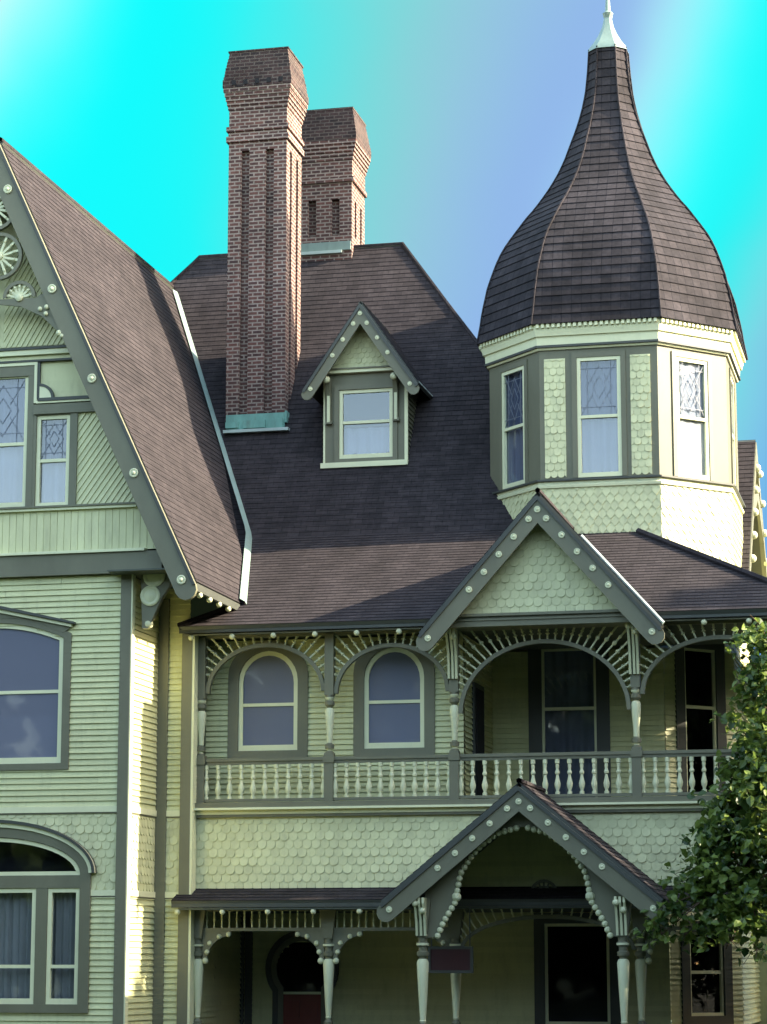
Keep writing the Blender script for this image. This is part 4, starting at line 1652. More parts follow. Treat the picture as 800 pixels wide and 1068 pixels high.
# keyhole door
kh = lambda r, hwx, n=26: [(XK - hwx, zfl), (XK + hwx, zfl)] + [(XK + r * math.cos(t), zk + r * math.sin(t)) for t in [-math.acos(min(1, hwx / r)) + (PI + 2 * math.acos(min(1, hwx / r))) * i / n for i in range(n + 1)]]
mb = MB()
mb.ring(FD, kh(rk, rk * 0.80), kh(rk * 0.86, rk * 0.66), -0.05, 0.10, 0)
mb.ring(FD, kh(rk * 0.86, rk * 0.66), kh(rk * 0.72, rk * 0.52), -0.05, 0.06, 1)
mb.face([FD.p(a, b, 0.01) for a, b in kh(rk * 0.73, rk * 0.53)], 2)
kd = mb.build('keyhole_surround', ['dark_trim', 'grey_trim', 'dark_room'], H)
mb = MB()
zd1 = WZ(312, 1037, YD)
mb.box(FD, XK - rk * .52, XK + rk * .52, zfl, zd1, -0.04, 0.03, 0)
for s in (-1, 1):
    mb.box(FD, XK + s * rk * .25 - .13, XK + s * rk * .25 + .13, zfl + .15, zd1 - .12, 0.02, 0.045, 0)
mb.box(FD, XK - rk * .6, XK + rk * .6, zd1, zd1 + 0.05, -0.04, 0.04, 1)
mb.build('door_leaf', ['red_door', 'cream_trim'], kd)
mb = MB()
pp = [(XK + rk * .7 * math.cos(t), zk + rk * .7 * math.sin(t)) for t in [2 * PI * i / 30 for i in range(30)]]
pp = clip(pp, lambda p: p[1] - zd1 - .05)
mb.face([FD.p(a, b, 0.022) for a, b in pp])
mb.build('pane', 'dark_glass', kd, smooth=False)
# glazed door
window('porch_door', FD, hdoor[0], hdoor[1], zfl + 0.02, hdoor[3], cas=0.20, casm='dark_trim', glass='dark_glass', curtain=False, sash=0.06)
window('porch_window', FDG, 0.88, 0.42, zfl + .2, WZ(735, 972, 3.9), rail=WZ(735, 1014, 3.9), cas=0.2, casm='dark_trim', glass='dark_glass', curtain=False, sash=0.05)
mb = MB()
for k in range(5):
    mb.box(FD, xlw - 0.42 + k * 0.17, xlw - 0.27 + k * 0.17, zfl, zfl + 2.55, 0.0, 0.05 + 0.01 * (k % 2), 0)
mb.build('board_shutter', 'dark_trim', H)
# floor, foundation, steps
mb = MB()
mb.box(F0, -3.9, 7.7, zfl - 0.14, zfl, -YD, 0.2, 0)
mb.box(F0, XEP[0] - 0.3, XEP[1] + 0.3, zfl - 0.141, zfl - 0.001, 0.2, 2.55, 0)
for k in range(3):
    mb.box(F0, XEP[0] + 0.1, XEP[1] - 0.1, 0.0, zfl - 0.16 * (k + 1), 2.55 + 0.3 * k, 2.85 + 0.3 * k, 0)
mb.build('porch_floor', ['floor_boards'], H)
mb = MB()
mb.box(F0, -3.88, 7.6, 0.0, zfl - 0.14, -0.3, 0.1, 0)
mb.box(F0, xl, XWC - .02, 0.0, 0.5, -0.6, 1.88, 0)
mb.box(F0, XEP[0] - .2, XEP[1] + .2, 0.0, zfl - 0.145, 0.1, 2.5, 0)
mb.build('foundation', 'brick_base', H)

# ------------------------------------------------------------------ tower
TX0, TX1, TC = 2.25, 4.63, 1.25
TXC, TYC = (TX0 + TX1) / 2, YD + TC + (TX1 - TX0) / 2
SF = (TX1 - TX0) / 2
OCT = [(-SF, -SF - TC), (SF, -SF - TC), (SF + TC, -SF), (SF + TC, SF), (SF, SF + TC), (-SF, SF + TC), (-SF - TC, SF), (-SF - TC, -SF)]


def octp(z, e=0.0, k=None):
    """tower plan at height z, pushed out by e, or scaled by k"""
    if k is not None:
        return [V((TXC + x * k, TYC + y * k, z)) for x, y in OCT]
    out = []
    for x, y in OCT:
        hx = SF + TC + e
        t = SF + e * math.tan(PI / 8)
        X_ = math.copysign(hx if abs(x) > SF + 0.1 else t, x)
        Y_ = math.copysign(hx if abs(y) > SF + 0.1 else t, y)
        out.append(V((TXC + X_, TYC + Y_, z)))
    return out


zt_c1, zt_c0, zt_s1, zt_s0 = WZ(620, 335, YD), WZ(620, 360, YD), WZ(620, 500, YD), WZ(620, 507, YD)
tw = MB()
P0 = octp(0)
TF = []
for i in range(8):
    a, b = P0[i], P0[(i + 1) % 8]
    TF.append((Fr((a.x, a.y, 0), b - a), (b - a).length))
tz0, tz1 = zt_s1, zt_c0
wz0, wz1, wzr = WZ(625, 499, YD), WZ(625, 372, YD), WZ(625, 434, YD)
winf = {0: (SF + 0.04 + (WX(625, 430, YD) - 3.44) * 1.0 - (TXC - 3.44), (WX(648, 430, YD) - WX(602, 430, YD)) / 2), 1: (0.86, 0.41), 7: (0.86, 0.41), 2: (SF, 0.42), 6: (SF, 0.42)}
winf[0] = (WX(625, 430, YD) - TX0, winf[0][1])
for i, (fr, L) in enumerate(TF):
    hs = [(winf[i][0], winf[i][1], wz0 + .02, wz1, 0, 'e')] if i in winf else []
    siding(tw, fr, tz0, tz1, (0, L), 0.05, hs, 0, 0.001)
tow = tw.build('tower_wall', 'grey_trim', H, smooth=False)
tw = MB()
fr, L = TF[0]
for (pa_, pb_) in ((568, 590), (658, 679)):
    tw = MB()
    scales(tw, fr, WZ(620, 497, YD), WZ(620, 372, YD), (WX(pa_, 430, YD) - TX0, WX(pb_, 430, YD) - TX0), 0.14, 0.15)
    tw.build('scalloped_strip', 'sage_shingle', tow, smooth=False)
# flared scalloped skirt of the tower
tw = MB()
for i in range(8):
    fr, L = TF[i]
    base = Fr(fr.o + fr.n * 0.05, fr.u)
    if i in (0, 1, 2, 7):
        scales(tw, base, 8.6, zt_s0, (-0.02, L + 0.02), 0.165, 0.15, pointed=True)
    else:
        siding(tw, base, 8.6, zt_s0, (-0.02, L + 0.02), 0.15)
tw.build('scalloped_skirt', 'sage_shingle', tow, smooth=False)
tw = MB()


def obelt(mb, prof, mat=0):
    for (z0, e0), (z1, e1) in zip(prof[:-1], prof[1:]):
        A, B = octp(z0, e0), octp(z1, e1)
        for i in range(8):
            j = (i + 1) % 8
            mb.face([A[i], A[j], B[j], B[i]], mat)


obelt(tw, [(zt_s0 - 0.02, 0.05), (zt_s0 - 0.02, 0.09), (zt_s0 + 0.03, 0.10), (zt_s0 + 0.06, 0.07), (zt_s0 + 0.11, 0.07)], 0)
obelt(tw, [(zt_s0 + 0.11, 0.07), (zt_s0 + 0.115, 0.13), (zt_s0 + 0.15, 0.13), (zt_s0 + 0.155, -0.02)], 1)
tw.build('sill_belt', ['cream_trim', 'dark_trim'], tow)
tw = MB()
# cornice
zc = zt_c0
obelt(tw, [(zc - 0.06, 0.01), (zc - 0.06, 0.045), (zc - 0.02, 0.06)], 0)
obelt(tw, [(zc - 0.02, 0.06), (zc - 0.015, 0.10), (zc + 0.03, 0.10)], 1)
obelt(tw, [(zc + 0.03, 0.08), (zc + 0.20, 0.09), (zc + 0.21, 0.13), (zc + 0.27, 0.14), (zc + 0.33, 0.16), (zt_c1 + 0.04, 0.16)], 0)
for i in (0, 1, 2, 7, 6):
    fr, L = TF[i]
    n = int(L / 0.105)
    for k in range(n + 1):
        x = L * k / n
        tw.box(fr, x - 0.03, x + 0.03, zt_c1 - 0.13, zt_c1 - 0.02, 0.14, 0.215, 0)
tw.build('cornice', ['cream_trim', 'dark_trim'], tow)
for i in (7, 0, 1, 2):
    fr, L = TF[i]
    u, hw = winf[i]
    window('tower_window', fr, u, hw, wz0 + 0.03, wz1, rail=wzr, lead=True, cas=0.10, depth=0.03, sill=False, dark=0.6, cloth='sunlit_curtain' if i in (1, 2) else 'curtain_cloth', cdep=0.066 if i in (1, 2) else 0.135)
# bell roof
prof_px = [(344, 134.5), (335, 133.5), (322, 130.5), (308, 127.5), (295, 123), (283, 118.5), (271, 113), (261, 107), (252, 100.5), (243, 94), (234, 87.5), (224, 79), (213, 71), (199, 61.5), (184, 53), (170, 46.5),
           (155, 41), (141, 35.5), (128, 31), (112, 26.5), (97, 23.5), (75, 21), (53, 19.5)]
HWT = SF + TC
RP = [(WZ(634, y, TYC) - 0.02, HWT * h / 127.5) for y, h in prof_px]
RP = [(zt_c1 - 0.05, HWT + 0.22)] + [q for q in RP if q[0] > zt_c1 + 0.0]


def hw_at(z):
    for (z0, h0), (z1, h1) in zip(RP[:-1], RP[1:]):
        if z <= z1:
            t = (z - z0) / (z1 - z0)
            return h0 + (h1 - h0) * t
    return RP[-1][1]


rb = MB()
ztop = RP[-1][0]
z = RP[0][0]
zs = [z]
while z < ztop - 0.02:
    z2 = z
    d = 0
    while d < 0.19 and z2 < ztop:
        z3 = min(z2 + 0.02, ztop)
        d += math.hypot(z3 - z2, hw_at(z3) - hw_at(z2))
        z2 = z3
    z = z2
    zs.append(z)
vv = 0
for k in range(len(zs) - 1):
    za, zb_ = zs[k], zs[k + 1]
    ha, hb = hw_at(za) + 0.02, hw_at(zb_) + 0.002
    ka, kb = ha / HWT, hb / HWT
    A, B = octp(za, k=ka), octp(zb_, k=kb)
    A0 = octp(za, k=(ha - 0.022) / HWT)
    for i in range(8):
        j = (i + 1) % 8
        la, lb = (A[j] - A[i]).length / 2, (B[j] - B[i]).length / 2
        o = i * 7.3 + (0.1 if k % 2 else 0)
        rb.face([A[i], A[j], B[j], B[i]], 0, [(o - la, vv), (o + la, vv), (o + lb, vv + .19), (o - lb, vv + .19)])
        rb.face([A0[i], A0[j], A[j], A[i]], 0, [(o - la, vv), (o + la, vv), (o + la, vv + .01), (o - la, vv + .01)])
    vv += 0.19
rb.face(octp(zs[0], k=(hw_at(zs[0]) + .0) / HWT)[::-1], 1)
tr = rb.build('tower_roof', ['bell_shingle', 'dark_trim'], H, smooth=False)
hb_ = MB()
for i in range(8):
    path = [octp(z, k=(hw_at(z) + 0.025) / HWT)[i] for z in zs]
    hb_.tube(path, 0.020, 5)
hb_.build('hip_ridge', 'bell_shingle', tr)
fn = MB()
s0 = 0.40
zt0 = ztop
for (za, ha), (zb_, hb2) in zip([(zt0 - .05, .42), (zt0 + .02, .40), (zt0 + .15, .31), (zt0 + .35, .20), (zt0 + .55, .12), (zt0 + .75, .08)], [(zt0 + .02, .40), (zt0 + .15, .31), (zt0 + .35, .20), (zt0 + .55, .12), (zt0 + .75, .08), (zt0 + 0.8, .10)]):
    A, B = octp(za, k=ha / HWT), octp(zb_, k=hb2 / HWT)
    for i in range(8):
        j = (i + 1) % 8
        fn.face([A[i], A[j], B[j], B[i]])
fn.lathe([(0, .09), (.06, .12), (.12, .06), (.3, .05), (.9, .01), (.92, 0)], (TXC, TYC, zt0 + .8), AXZ, 10)
fn.build('finial', 'weathered_copper', tr)

# ------------------------------------------------------------------ dormer
YDm = 4.93
FDm = front(YDm)
dz = lambda py: WZ(380, py, YDm)
dx = lambda px: WX(px, 440, YDm)
xd0, xd1 = dx(337.5), dx(424)
xdc = (xd0 + xd1) / 2
zd0, zd1_ = dz(484), dz(388)
zda, zdf = dz(319), dz(407)
hwd = (dx(430) - dx(310)) / 2
xdc2 = (dx(430) + dx(310)) / 2 + 0.02
xdc = xdc2 if abs(xdc2 - xdc) < 0.15 else xdc
wdh = (xd1 - xd0) / 2
sld = (zda - zdf) / hwd
hdw_ = (dx(410) - dx(354)) / 2
xdw_ = (dx(410) + dx(354)) / 2
mb = MB()
siding(mb, FDm, zd0, zd1_ + 0.02, (xdc - wdh, xdc + wdh), 0.2, [(xdw_, hdw_ - .01, dz(478), dz(406), 0, 'e')], 0, 0.001)
for s in (1, -1):
    frd = Fr((xdc + s * wdh, 0, 0), AXY * s)
    siding(mb, frd, zd0 - 0.3, zdf + (hwd - wdh) * sld - 0.10, (YDm, 9) if s > 0 else (-9, -YDm), 0.1)
mb.box(FDm, xdc - wdh, xdc - wdh + 0.04, zd0, zd1_, 0, 0.02, 1)
mb.box(FDm, xdc + wdh - 0.04, xdc + wdh + 0.03, zd0, zd1_, -0.03, 0.02, 1)
mb.box(FDm, xdc - wdh - 0.04, xdc + wdh + 0.04, zd0 - 0.07, zd0 + 0.04, -0.3, 0.10, 1)
mb.box(FDm, xdc - wdh, xdc + wdh, zd1_ - 0.02, zd1_ + 0.05, 0, 0.12, 1)
mb.box(FDm, xdc - wdh, xdc + wdh, zd1_ + 0.05, zd1_ + 0.08, 0, 0.15, 0)
dm = mb.build('dormer', ['grey_trim', 'cream_trim'], H, smooth=False)
mb = MB()
scales(mb, FDm, zd1_ + .08, zda - 0.3, lambda z: (xdc - (zda - .08 - z) / sld, xdc + (zda - .08 - z) / sld), 0.12, 0.11)
mb.build('dormer_pediment', 'sage_shingle', dm, smooth=False)
YDf = YDm - 0.40
mb = MB()
for s in (1, -1):
    courses(mb, [(xdc, YDf, zda), (xdc + s * hwd, YDf, zdf), (xdc + s * hwd, 6.6, zdf), (xdc, 7.6, zda)], 0.145, thick=0.06)
drf = mb.build('dormer_roof', ['roof_shingle', 'dark_trim'], H, smooth=False)
e = MB()
e.tube([(xdc + hwd * 0.98, YDf, zdf + .03), (xdc + hwd * 0.98, 6.2, zdf + .03)], 0.03, 6)
e.build('drip_edge', 'pale_metal', drf)
b4 = bargeboard(front(YDf), xdc, zda - 0.06, xdc + hwd, zdf - 0.06, 0, 0, 0.25, 0.05)
pts = [(xdc, zda - 0.06 - 0.22)]
for s in (1, -1):
    pts += mid(xdc, zda - 0.06, xdc + s * hwd, zdf - 0.06, 0.25, [0.20, 0.38, 0.56, 0.94])
rosettes(b4, YDf - 0.05, pts, 0.85)
window('dormer_window', FDm, xdw_, hdw_, dz(478), dz(406), rail=dz(440), cas=0.10, casm='grey_trim', curtain=dz(445), dark=0.3)
for xx in (dx(344), dx(414)):
    mb = MB()
    zt, z0 = dz(394), dz(440)
    fx = Fr((xx, YDm, 0), -AXY)
    mb.prism(fx, [(0, zt), (0.34, zt), (0.34, zt - .08), (0.26, zt - .14), (0.16, zt - .3), (0.10, zt - .5), (0.09, z0), (0, z0)], -0.045, 0.045, 0)
    mb.ball((xx, YDm - 0.30, zt - 0.07), 0.08, 1)
    mb.box(Fr((xx, YDm, 0), AXX), -0.03, 0.03, z0, zt - 0.2, 0.10, 0.135, 1)
    mb.box(Fr((xx, YDm, 0), AXX), -0.07, 0.07, z0 - 0.03, z0 + 0.03, 0, 0.12, 0)
    mb.build('dormer_bracket', ['grey_trim', 'cream_turned'], dm)


# ------------------------------------------------------------------ chimneys
def chimney(x0, x1, yf, dep, levels, zb, zpan0, zpan1, nm='chimney', label=None):
    """levels: list of (z, overhang, mat) from the shaft top upwards"""
    mb = MB()
    cx, cy = (x0 + x1) / 2, yf + dep / 2
    hx, hy = (x1 - x0) / 2, dep / 2

    def notch(h, d, nd):
        # positions along one side: two channels
        w = h * 2
        a = [-h, -h + w * 0.22, -h + w * 0.36, -h + w * 0.64, -h + w * 0.78, h]
        return [(a[0], 0), (a[1], 0), (a[1], nd), (a[2], nd), (a[2], 0), (a[3], 0), (a[3], nd), (a[4], nd), (a[4], 0)]
    plan = []
    nd = 0.12
    for (t, d) in notch(hx, hy, nd): plan.append((cx + t, cy - hy + d))
    for (t, d) in notch(hy, hx, nd): plan.append((cx + hx - d, cy + t))
    for (t, d) in notch(hx, hy, nd): plan.append((cx - t, cy + hy - d))
    for (t, d) in notch(hy, hx, nd): plan.append((cx - hx + d, cy - t))
    n = len(plan)
    for i in range(n):
        (a, b), (c, d) = plan[i], plan[(i + 1) % n]
        mb.face([(a, b, zpan0), (c, d, zpan0), (c, d, zpan1), (a, b, zpan1)], 0)
    # plain square parts below and above the channels
    rows = [(zb, 0, 0), (zpan0, 0, 0)]
    sq = lambda z, e: [V((cx - hx - e, cy - hy - e, z)), V((cx + hx + e, cy - hy - e, z)), V((cx + hx + e, cy + hy + e, z)), V((cx - hx - e, cy + hy + e, z))]

    def band(z0, e0, z1, e1, mt):
        A, B = sq(z0, e0), sq(z1, e1)
        for i in range(4):
            j = (i + 1) % 4
            mb.face([A[i], A[j], B[j], B[i]], mt)
    band(zb, 0, zpan0, 0, 0)
    mb.face(sq(zpan0, 0), 0)
    mb.face(sq(zpan1, 0)[::-1], 0)
    pz, pe, pm = zpan1, 0, 0
    for (z, e, mt) in levels:
        band(pz, pe, z, e, mt)
        pz, pe = z, e
    mb.face(sq(pz, pe), 1)
    return mb.build(nm, ['chimney_brick', 'sooty_brick', 'verdigris'], H, smooth=False, label=label)


cz_ = lambda py: WZ(268, py, 5.58)
lv = []
zA = cz_(147)
lv = [(cz_(147), 0, 0), (cz_(147), .05, 0), (cz_(141), .05, 0), (cz_(140.9), .01, 0), (cz_(136), .01, 0), (cz_(135.9), .05, 0), (cz_(131), .05, 0), (cz_(130.9), 0.0, 0), (cz_(114), 0.0, 0)]
e = 0.0
for k in range(5):
    zz = cz_(113 - k * 4.4)
    e += 0.022
    lv += [(zz, e, 0), (cz_(113 - (k + 1) * 4.4), e, 0)]
lv += [(cz_(91), .125, 1), (cz_(83), .125, 1)]
for k in range(9):
    ee = 0.11 - 0.0125 * k + random.uniform(-.004, .004)
    lv += [(cz_(83 - k * 3.3), ee, 1), (cz_(83 - (k + 1) * 3.3), ee, 1)]
lv += [(cz_(53.2), 0.03, 1), (cz_(51.6), 0.03, 1)]
ch = chimney(WX(237, 300, 5.58), WX(298, 300, 5.58), 5.58, 1.25, lv, 12.2, cz_(432), cz_(156), label='tall front brick chimney with long vertical channels')
mb = MB()
xa, xb = WX(236, 445, 5.56), WX(297, 445, 5.56)
fc = front(5.58)
mb.box(fc, xa, xb, cz_(449), cz_(432), 0.0, 0.05, 0)
mb.box(fc, xa - .02, xb + .12, cz_(452), cz_(449), -0.1, 0.20, 1)
for k, (a, b) in enumerate(((0.0, 0.22), (0.3, 0.68), (0.74, 0.98))):
    mb.box(fc, xa + (xb - xa) * a, xa + (xb - xa) * b, cz_(446 + k), cz_(440 - k), 0.05, 0.10, 0)
mb.box(Fr((xb + .0, 0, 0), AXY), 5.55, 6.85, 13.05, 13.3, 0.0, 0.04, 0)
mb.build('flashing', ['verdigris', 'pale_metal'], ch)
# solid near-black blocks on the cap, their colour standing in for shaded slots
mb = MB()
for k in range(5):
    t = xa + 0.12 + (xb - xa - 0.24) * k / 4
    mb.box(fc, t - 0.05, t + 0.05, cz_(89), cz_(84), 0.10, 0.14, 0)
mb.build('slot_shade', 'dark_room', ch)

Y2 = 8.45
c2 = lambda py: WZ(342, py, Y2)
lv = [(c2(203), 0, 0), (c2(191), 0, 0), (c2(190.9), .05, 0), (c2(186), .05, 0), (c2(185.9), 0.01, 0), (c2(169), 0.01, 0)]
e = 0.01
for k in range(5):
    e += 0.022
    lv += [(c2(168 - k * 3.9), e, 0), (c2(168 - (k + 1) * 3.9), e, 0)]
lv += [(c2(147), .13, 1), (c2(141), .13, 1)]
for k in range(8):
    ee = 0.115 - 0.0135 * k + random.uniform(-.004, .004)
    lv += [(c2(141 - k * 3.2), ee, 1), (c2(141 - (k + 1) * 3.2), ee, 1)]
lv += [(c2(115.2), 0.03, 1), (c2(113.6), 0.03, 1)]
ch2 = chimney(WX(309, 200, Y2), WX(367, 200, Y2), Y2, 1.25, lv, 16.2, c2(246), c2(208), label='shorter rear brick chimney on the roof ridge')
mb = MB()
fc2 = front(Y2)
xa, xb = WX(312, 250, Y2), WX(366, 250, Y2)
mb.box(fc2, xa, xb, c2(262), c2(253), 0.0, 0.04, 0)
mb.box(fc2, xa - .05, xb - .2, c2(265), c2(262), -0.1, 0.07, 1)
mb.build('flashing', ['weathered_copper', 'pale_metal'], ch2)

# ------------------------------------------------------------------ rear side gable
XG = 6.10
yg, zg = 9.2, 12.95
sg = 1.16
mb = MB()
for s in (1, -1):
    courses(mb, [(XG, yg, zg), (XG, yg + s * 3.1, zg - 3.1 * sg), (2.0, yg + s * 3.1, zg - 3.1 * sg), (2.0, yg, zg)], 0.15)
mb.build('side_gable_roof', ['roof_shingle', 'dark_trim'], H, smooth=False)
FGs = Fr((XG - 0.45, 0, 0), AXY)
mb = MB()
scales(mb, FGs, 7.6, zg - .4, lambda z: (yg - (zg - .2 - z) / sg, yg + (zg - .2 - z) / sg), 0.17, 0.15)
mb.build('side_gable_wall', 'sage_shingle', H, smooth=False)
FGb = Fr((XG, 0, 0), AXY)
mb = MB()
mb.prism(FGb, [(yg, zg - .05), (yg + 3.1, zg - .05 - 3.1 * sg), (yg + 2.85, zg - .05 - 3.1 * sg), (yg, zg - .45), (yg - 2.85, zg - .05 - 3.1 * sg), (yg - 3.1, zg - .05 - 3.1 * sg)], -0.08, 0.02, 0)
mb.prism(FGb, [(yg - 1.5, zg - 2.1), (yg - 1.1, zg - 1.9), (yg, zg - 1.35), (yg + 1.1, zg - 1.9), (yg + 1.5, zg - 2.1), (yg + 1.3, zg - 1.6), (yg, zg - 1.0), (yg - 1.3, zg - 1.6)], -0.05, 0.015, 0)
for k in range(6):
    for s in (1, -1):
        mb.ball(FGb.p(yg + s * (0.35 + k * 0.5), zg - 0.3 - (0.35 + k * 0.5) * sg, 0.04), 0.09, 1)
mb.build('side_bargeboard', ['grey_trim', 'cream_turned'], H)

# ------------------------------------------------------------------ hanging board in the porch
SG = root('hanging_sign', 'small dark red board hanging under the porch roof beside an entry post', 'sign', (WX(470, 1000, -0.6), -0.6, WZ(470, 1012, -0.6)))
f = Fr((0, 0, 0), AXX)
w_, h_ = 0.36, WZ(470, 988, -.6) - WZ(470, 1010, -.6)
mb = MB()
mb.box(f, -w_, w_, 0, h_, -0.02, 0.02)
mb.build('board', 'sign_red', SG)
mb = MB()
mb.ring(f, [(-w_ - .05, -.05), (w_ + .05, -.05), (w_ + .05, h_ + .05), (-w_ - .05, h_ + .05)], [(-w_, 0), (w_, 0), (w_, h_), (-w_, h_)], -0.03, 0.035)
mb.build('frame', 'dark_trim', SG)
mb = MB()
top = zpb - WZ(470, 1012, -0.6) + 0.02
for x in (-0.35, 0.35):
    mb.tube([(x, 0, h_ + .04), (x, 0, top)], 0.012, 5)
mb.build('chain', 'dark_trim', SG)

# ------------------------------------------------------------------ tree at the right
TR = root('tree', 'leafy dark green tree crowding the porch end below the tower', 'tree', (10.4, -3.2, 0))
off = V((10.4, -3.2, 0))
mb = MB()
tk = [V((10.4, -3.2, -0.1)), V((10.3, -3.2, 1.2)), V((10.1, -3.1, 2.6)), V((10.2, -3.0, 4.2)), V((10.5, -2.9, 6.0)), V((10.6, -2.9, 7.6))]
mb.tube([p - off for p in tk], [.30, .24, .20, .16, .11, .05], 10)
limbs = [((10.1, -3.1, 2.5), (8.9, -3.0, 3.0), (7.6, -2.8, 3.2), (6.7, -2.7, 3.0)), ((10.15, -3.0, 3.4), (9.2, -2.9, 4.2), (8.2, -2.6, 4.7), (7.4, -2.6, 5.2)),
         ((10.3, -3, 4.6), (9.5, -2.9, 5.6), (8.9, -2.7, 6.6), (8.6, -2.6, 7.2)), ((10.1, -3.1, 2.2), (9.2, -3.2, 2.3), (8.3, -3.2, 2.0), (7.7, -3.1, 1.6)),
         ((10.3, -3, 4.0), (11.2, -3.3, 5.0), (11.8, -3.5, 6.0)), ((10.3, -3, 3.0), (11.4, -2.6, 3.6), (12.1, -2.2, 4.4)),
         ((8.9, -3.0, 3.0), (8.2, -3.2, 3.8), (7.7, -3.2, 4.4)), ((8.2, -2.6, 4.7), (8.1, -2.9, 5.6), (8.0, -3.0, 6.1))]
for l in limbs:
    k = len(l)
    mb.tube([V(p) - off for p in l], [.09, .065, .045, .02][:k] if k == 4 else [.08, .05, .02], 7)
lf = MB()


def leaf(mb, c, size, mat=0):
    d = V((random.gauss(0, 1), random.gauss(0, 1), random.gauss(-0.35, 0.6))).normalized()
    up = V((random.gauss(0, .6), random.gauss(-0.3, .6), random.gauss(0.8, .5)))
    s = d.cross(up)
    if s.length < 1e-3:
        return
    s.normalize()
    n = s.cross(d)
    w = size * random.uniform(0.30, 0.42)
    L = size
    a = c
    b1 = c + d * L * 0.35 + s * w + n * w * 0.35
    b2 = c + d * L * 0.35 - s * w + n * w * 0.35
    c1 = c + d * L * 0.7 + s * w * 0.8 + n * w * 0.2 - n * L * 0.05
    c2_ = c + d * L * 0.7 - s * w * 0.8 + n * w * 0.2 - n * L * 0.05
    mdl = c + d * L * 0.5
    tip = c + d * L - n * L * 0.14
    mb.face([a, b1, c1, tip, mdl], mat)
    mb.face([a, mdl, tip, c2_, b2], mat)


clumps = []
for (px, py, Y, r, nn) in ((708, 955, -2.7, .30, 70), (722, 930, -2.7, .42, 150), (735, 905, -2.7, .5, 200), (752, 880, -2.7, .55, 240), (770, 850, -2.6, .6, 280), (785, 820, -2.7, .6, 260),
                           (800, 790, -2.7, .65, 260), (775, 900, -2.9, .65, 300), (800, 870, -2.9, .8, 340), (756, 940, -2.8, .55, 240), (785, 945, -3.0, .6, 240), (745, 965, -2.7, .35, 90),
                           (690, 975, -2.7, .22, 45), (715, 975, -2.6, .22, 50), (762, 835, -2.6, .35, 110), (770, 795, -2.6, .3, 90), (795, 760, -2.6, .4, 120), (805, 720, -2.6, .5, 130), (808, 680, -2.6, .5, 130),
                           (800, 665, -2.5, .3, 60), (815, 820, -3, .9, 300), (820, 900, -3, .8, 260), (790, 990, -3, .35, 50), (765, 980, -2.8, .3, 40), (842, 760, -3, 1.0, 260), (860, 860, -3, 1.0, 240),
                           (735, 870, -2.6, .22, 40), (748, 850, -2.6, .2, 35), (695, 945, -2.6, .15, 20), (846, 680, -2.8, .9, 200), (880, 780, -2.8, 1.0, 200), (800, 930, -1.5, .8, 260), (800, 860, 1.0, .8, 200), (796, 740, 0.8, .5, 140), (806, 690, 0.8, .6, 160), (790, 700, -2.4, .40, 80), (788, 730, -2.4, .38, 80), (778, 765, -2.4, .38, 110), (790, 670, -2.3, .32, 80), (760, 812, -2.6, .3, 70), (752, 905, -2.9, .5, 160)):
    clumps.append((W(px, py, Y), r, nn))
for yy in (-0.6, 0.6, 1.8, 3.0, 4.2, 5.4, 6.6):  # unseen leaf clumps added to keep the sun out of the porch end
    for zz in (1.2, 2.6, 4.0, 5.4, 6.7):
        clumps.append((V((9.3 + random.uniform(-.2, .4), yy, zz)), 0.95, 190))
for c, r, nn in clumps:
    dens = 18 if r == 0.95 else 19
    for s in range(max(2, nn // dens)):
        # twigs of leaves: sub-clusters make light and dark tufts
        d = V((random.gauss(0, 1), random.gauss(0, 1), random.gauss(0, 1))).normalized() * r * random.uniform(0.25, 1.05)
        q = c + V((d.x, d.y, d.z * 0.85))
        for k in range(22):
            leaf(lf, q - off + V((random.gauss(0, .12), random.gauss(0, .12), random.gauss(0, .11))), random.uniform(0.08, 0.22), 0)
lf.build('crown', 'green_leaf', TR, smooth=False)
pool = [V(p) for l in limbs for p in l] + tk[1:]
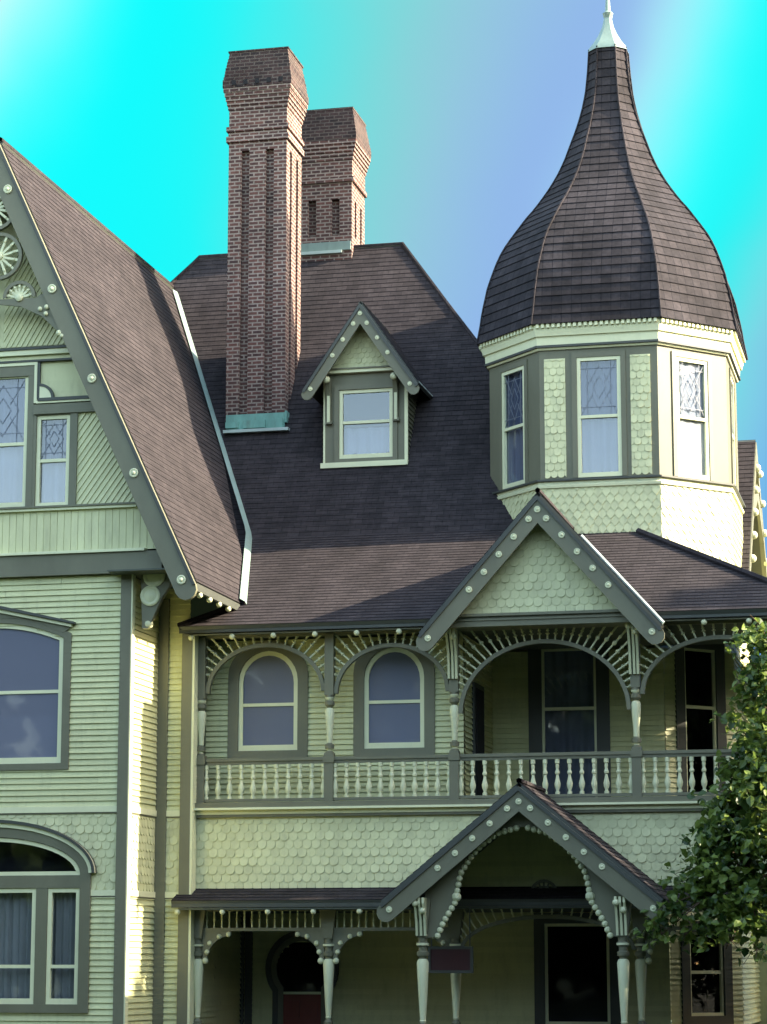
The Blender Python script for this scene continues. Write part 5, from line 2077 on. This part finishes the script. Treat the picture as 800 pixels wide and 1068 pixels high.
for c, r, nn in clumps:
    a = min(pool, key=lambda p: (p - c).length)
    if (a - c).length > 0.2:
        mid_ = (a + c) / 2 + V((random.uniform(-.1, .1), random.uniform(-.1, .1), random.uniform(0, .15)))
        mb.tube([a - off, mid_ - off, c - off], [.03, .02, .010], 5)
        for k in range(3):
            e_ = c + V((random.gauss(0, r * .6), random.gauss(0, r * .6), random.gauss(0, r * .5)))
            mb.tube([c - off, (c + e_) / 2 - off + V((0, 0, .05)), e_ - off], [.010, .007, .004], 4)
mb.build('trunk', 'bark', TR)

# ------------------------------------------------------------------ out-of-view wood, added to shade porches and lawn (seen in the window panes)
rnd = random.Random(5)
wd = MB()
spots = [(-95 + k * 4.2, -56, 17, 25) for k in range(46)] + [(31 + (k % 2) * 3, -46 + k * 2.6, 26, 29) for k in range(14)] + [(31 + (k % 3) * 2.5, -9 + k * 1.7, *((15.4, 16.2) if -5.8 < -9 + k * 1.7 < -0.4 else (20.0, 20.8))) for k in range(17)] + [(-95 + k * 3.1, -52.5, 7, 9) for k in range(62)] + [(-29, -48 + k * 3.1, 6, 8) for k in range(14)] + [(27.5, -48 + k * 2.8, 6, 8) for k in range(18)] + [(-33 - (k % 2) * 4, -50 + k * 4.0, 17, 22) for k in range(14)]
for cx, cy, h0, h1 in spots:
    cx += rnd.uniform(-1.5, 1.5)
    cy += rnd.uniform(-2, 2)
    hh = rnd.uniform(h0, h1)
    rx, rz = rnd.uniform(3.2, 4.6), hh * 0.46
    for q in range(760 if h0 in (20.0, 15.4) else 420 if h0 < 8 else 400):
        d = V((rnd.gauss(0, 1), rnd.gauss(0, 1), rnd.gauss(0, 1))).normalized() * rnd.uniform(0.55, 1.02)
        c = V((cx + d.x * rx, cy + d.y * rx, hh * 0.54 + d.z * rz))
        n1 = V((rnd.gauss(0, 1), rnd.gauss(0, 1), rnd.gauss(0, 1))).normalized()
        n2 = n1.orthogonal().normalized()
        n3 = n1.cross(n2)
        r = rnd.uniform(0.6, 1.15)
        wd.face([c + n2 * r, c + n3 * r * 0.7, c - n2 * r, c - n3 * r * 0.7])
    wd.tube([(cx, cy, 0), (cx + .3, cy, hh * 0.5)], [.45, .25], 6, 1)
w = wd.build('shade_wood', ['wood_leaf', 'bark'], None, smooth=False)
w['kind'] = 'stuff'
w['label'] = 'dark wood out of view, added to shade the porches and lawn, mirrored in the window panes'
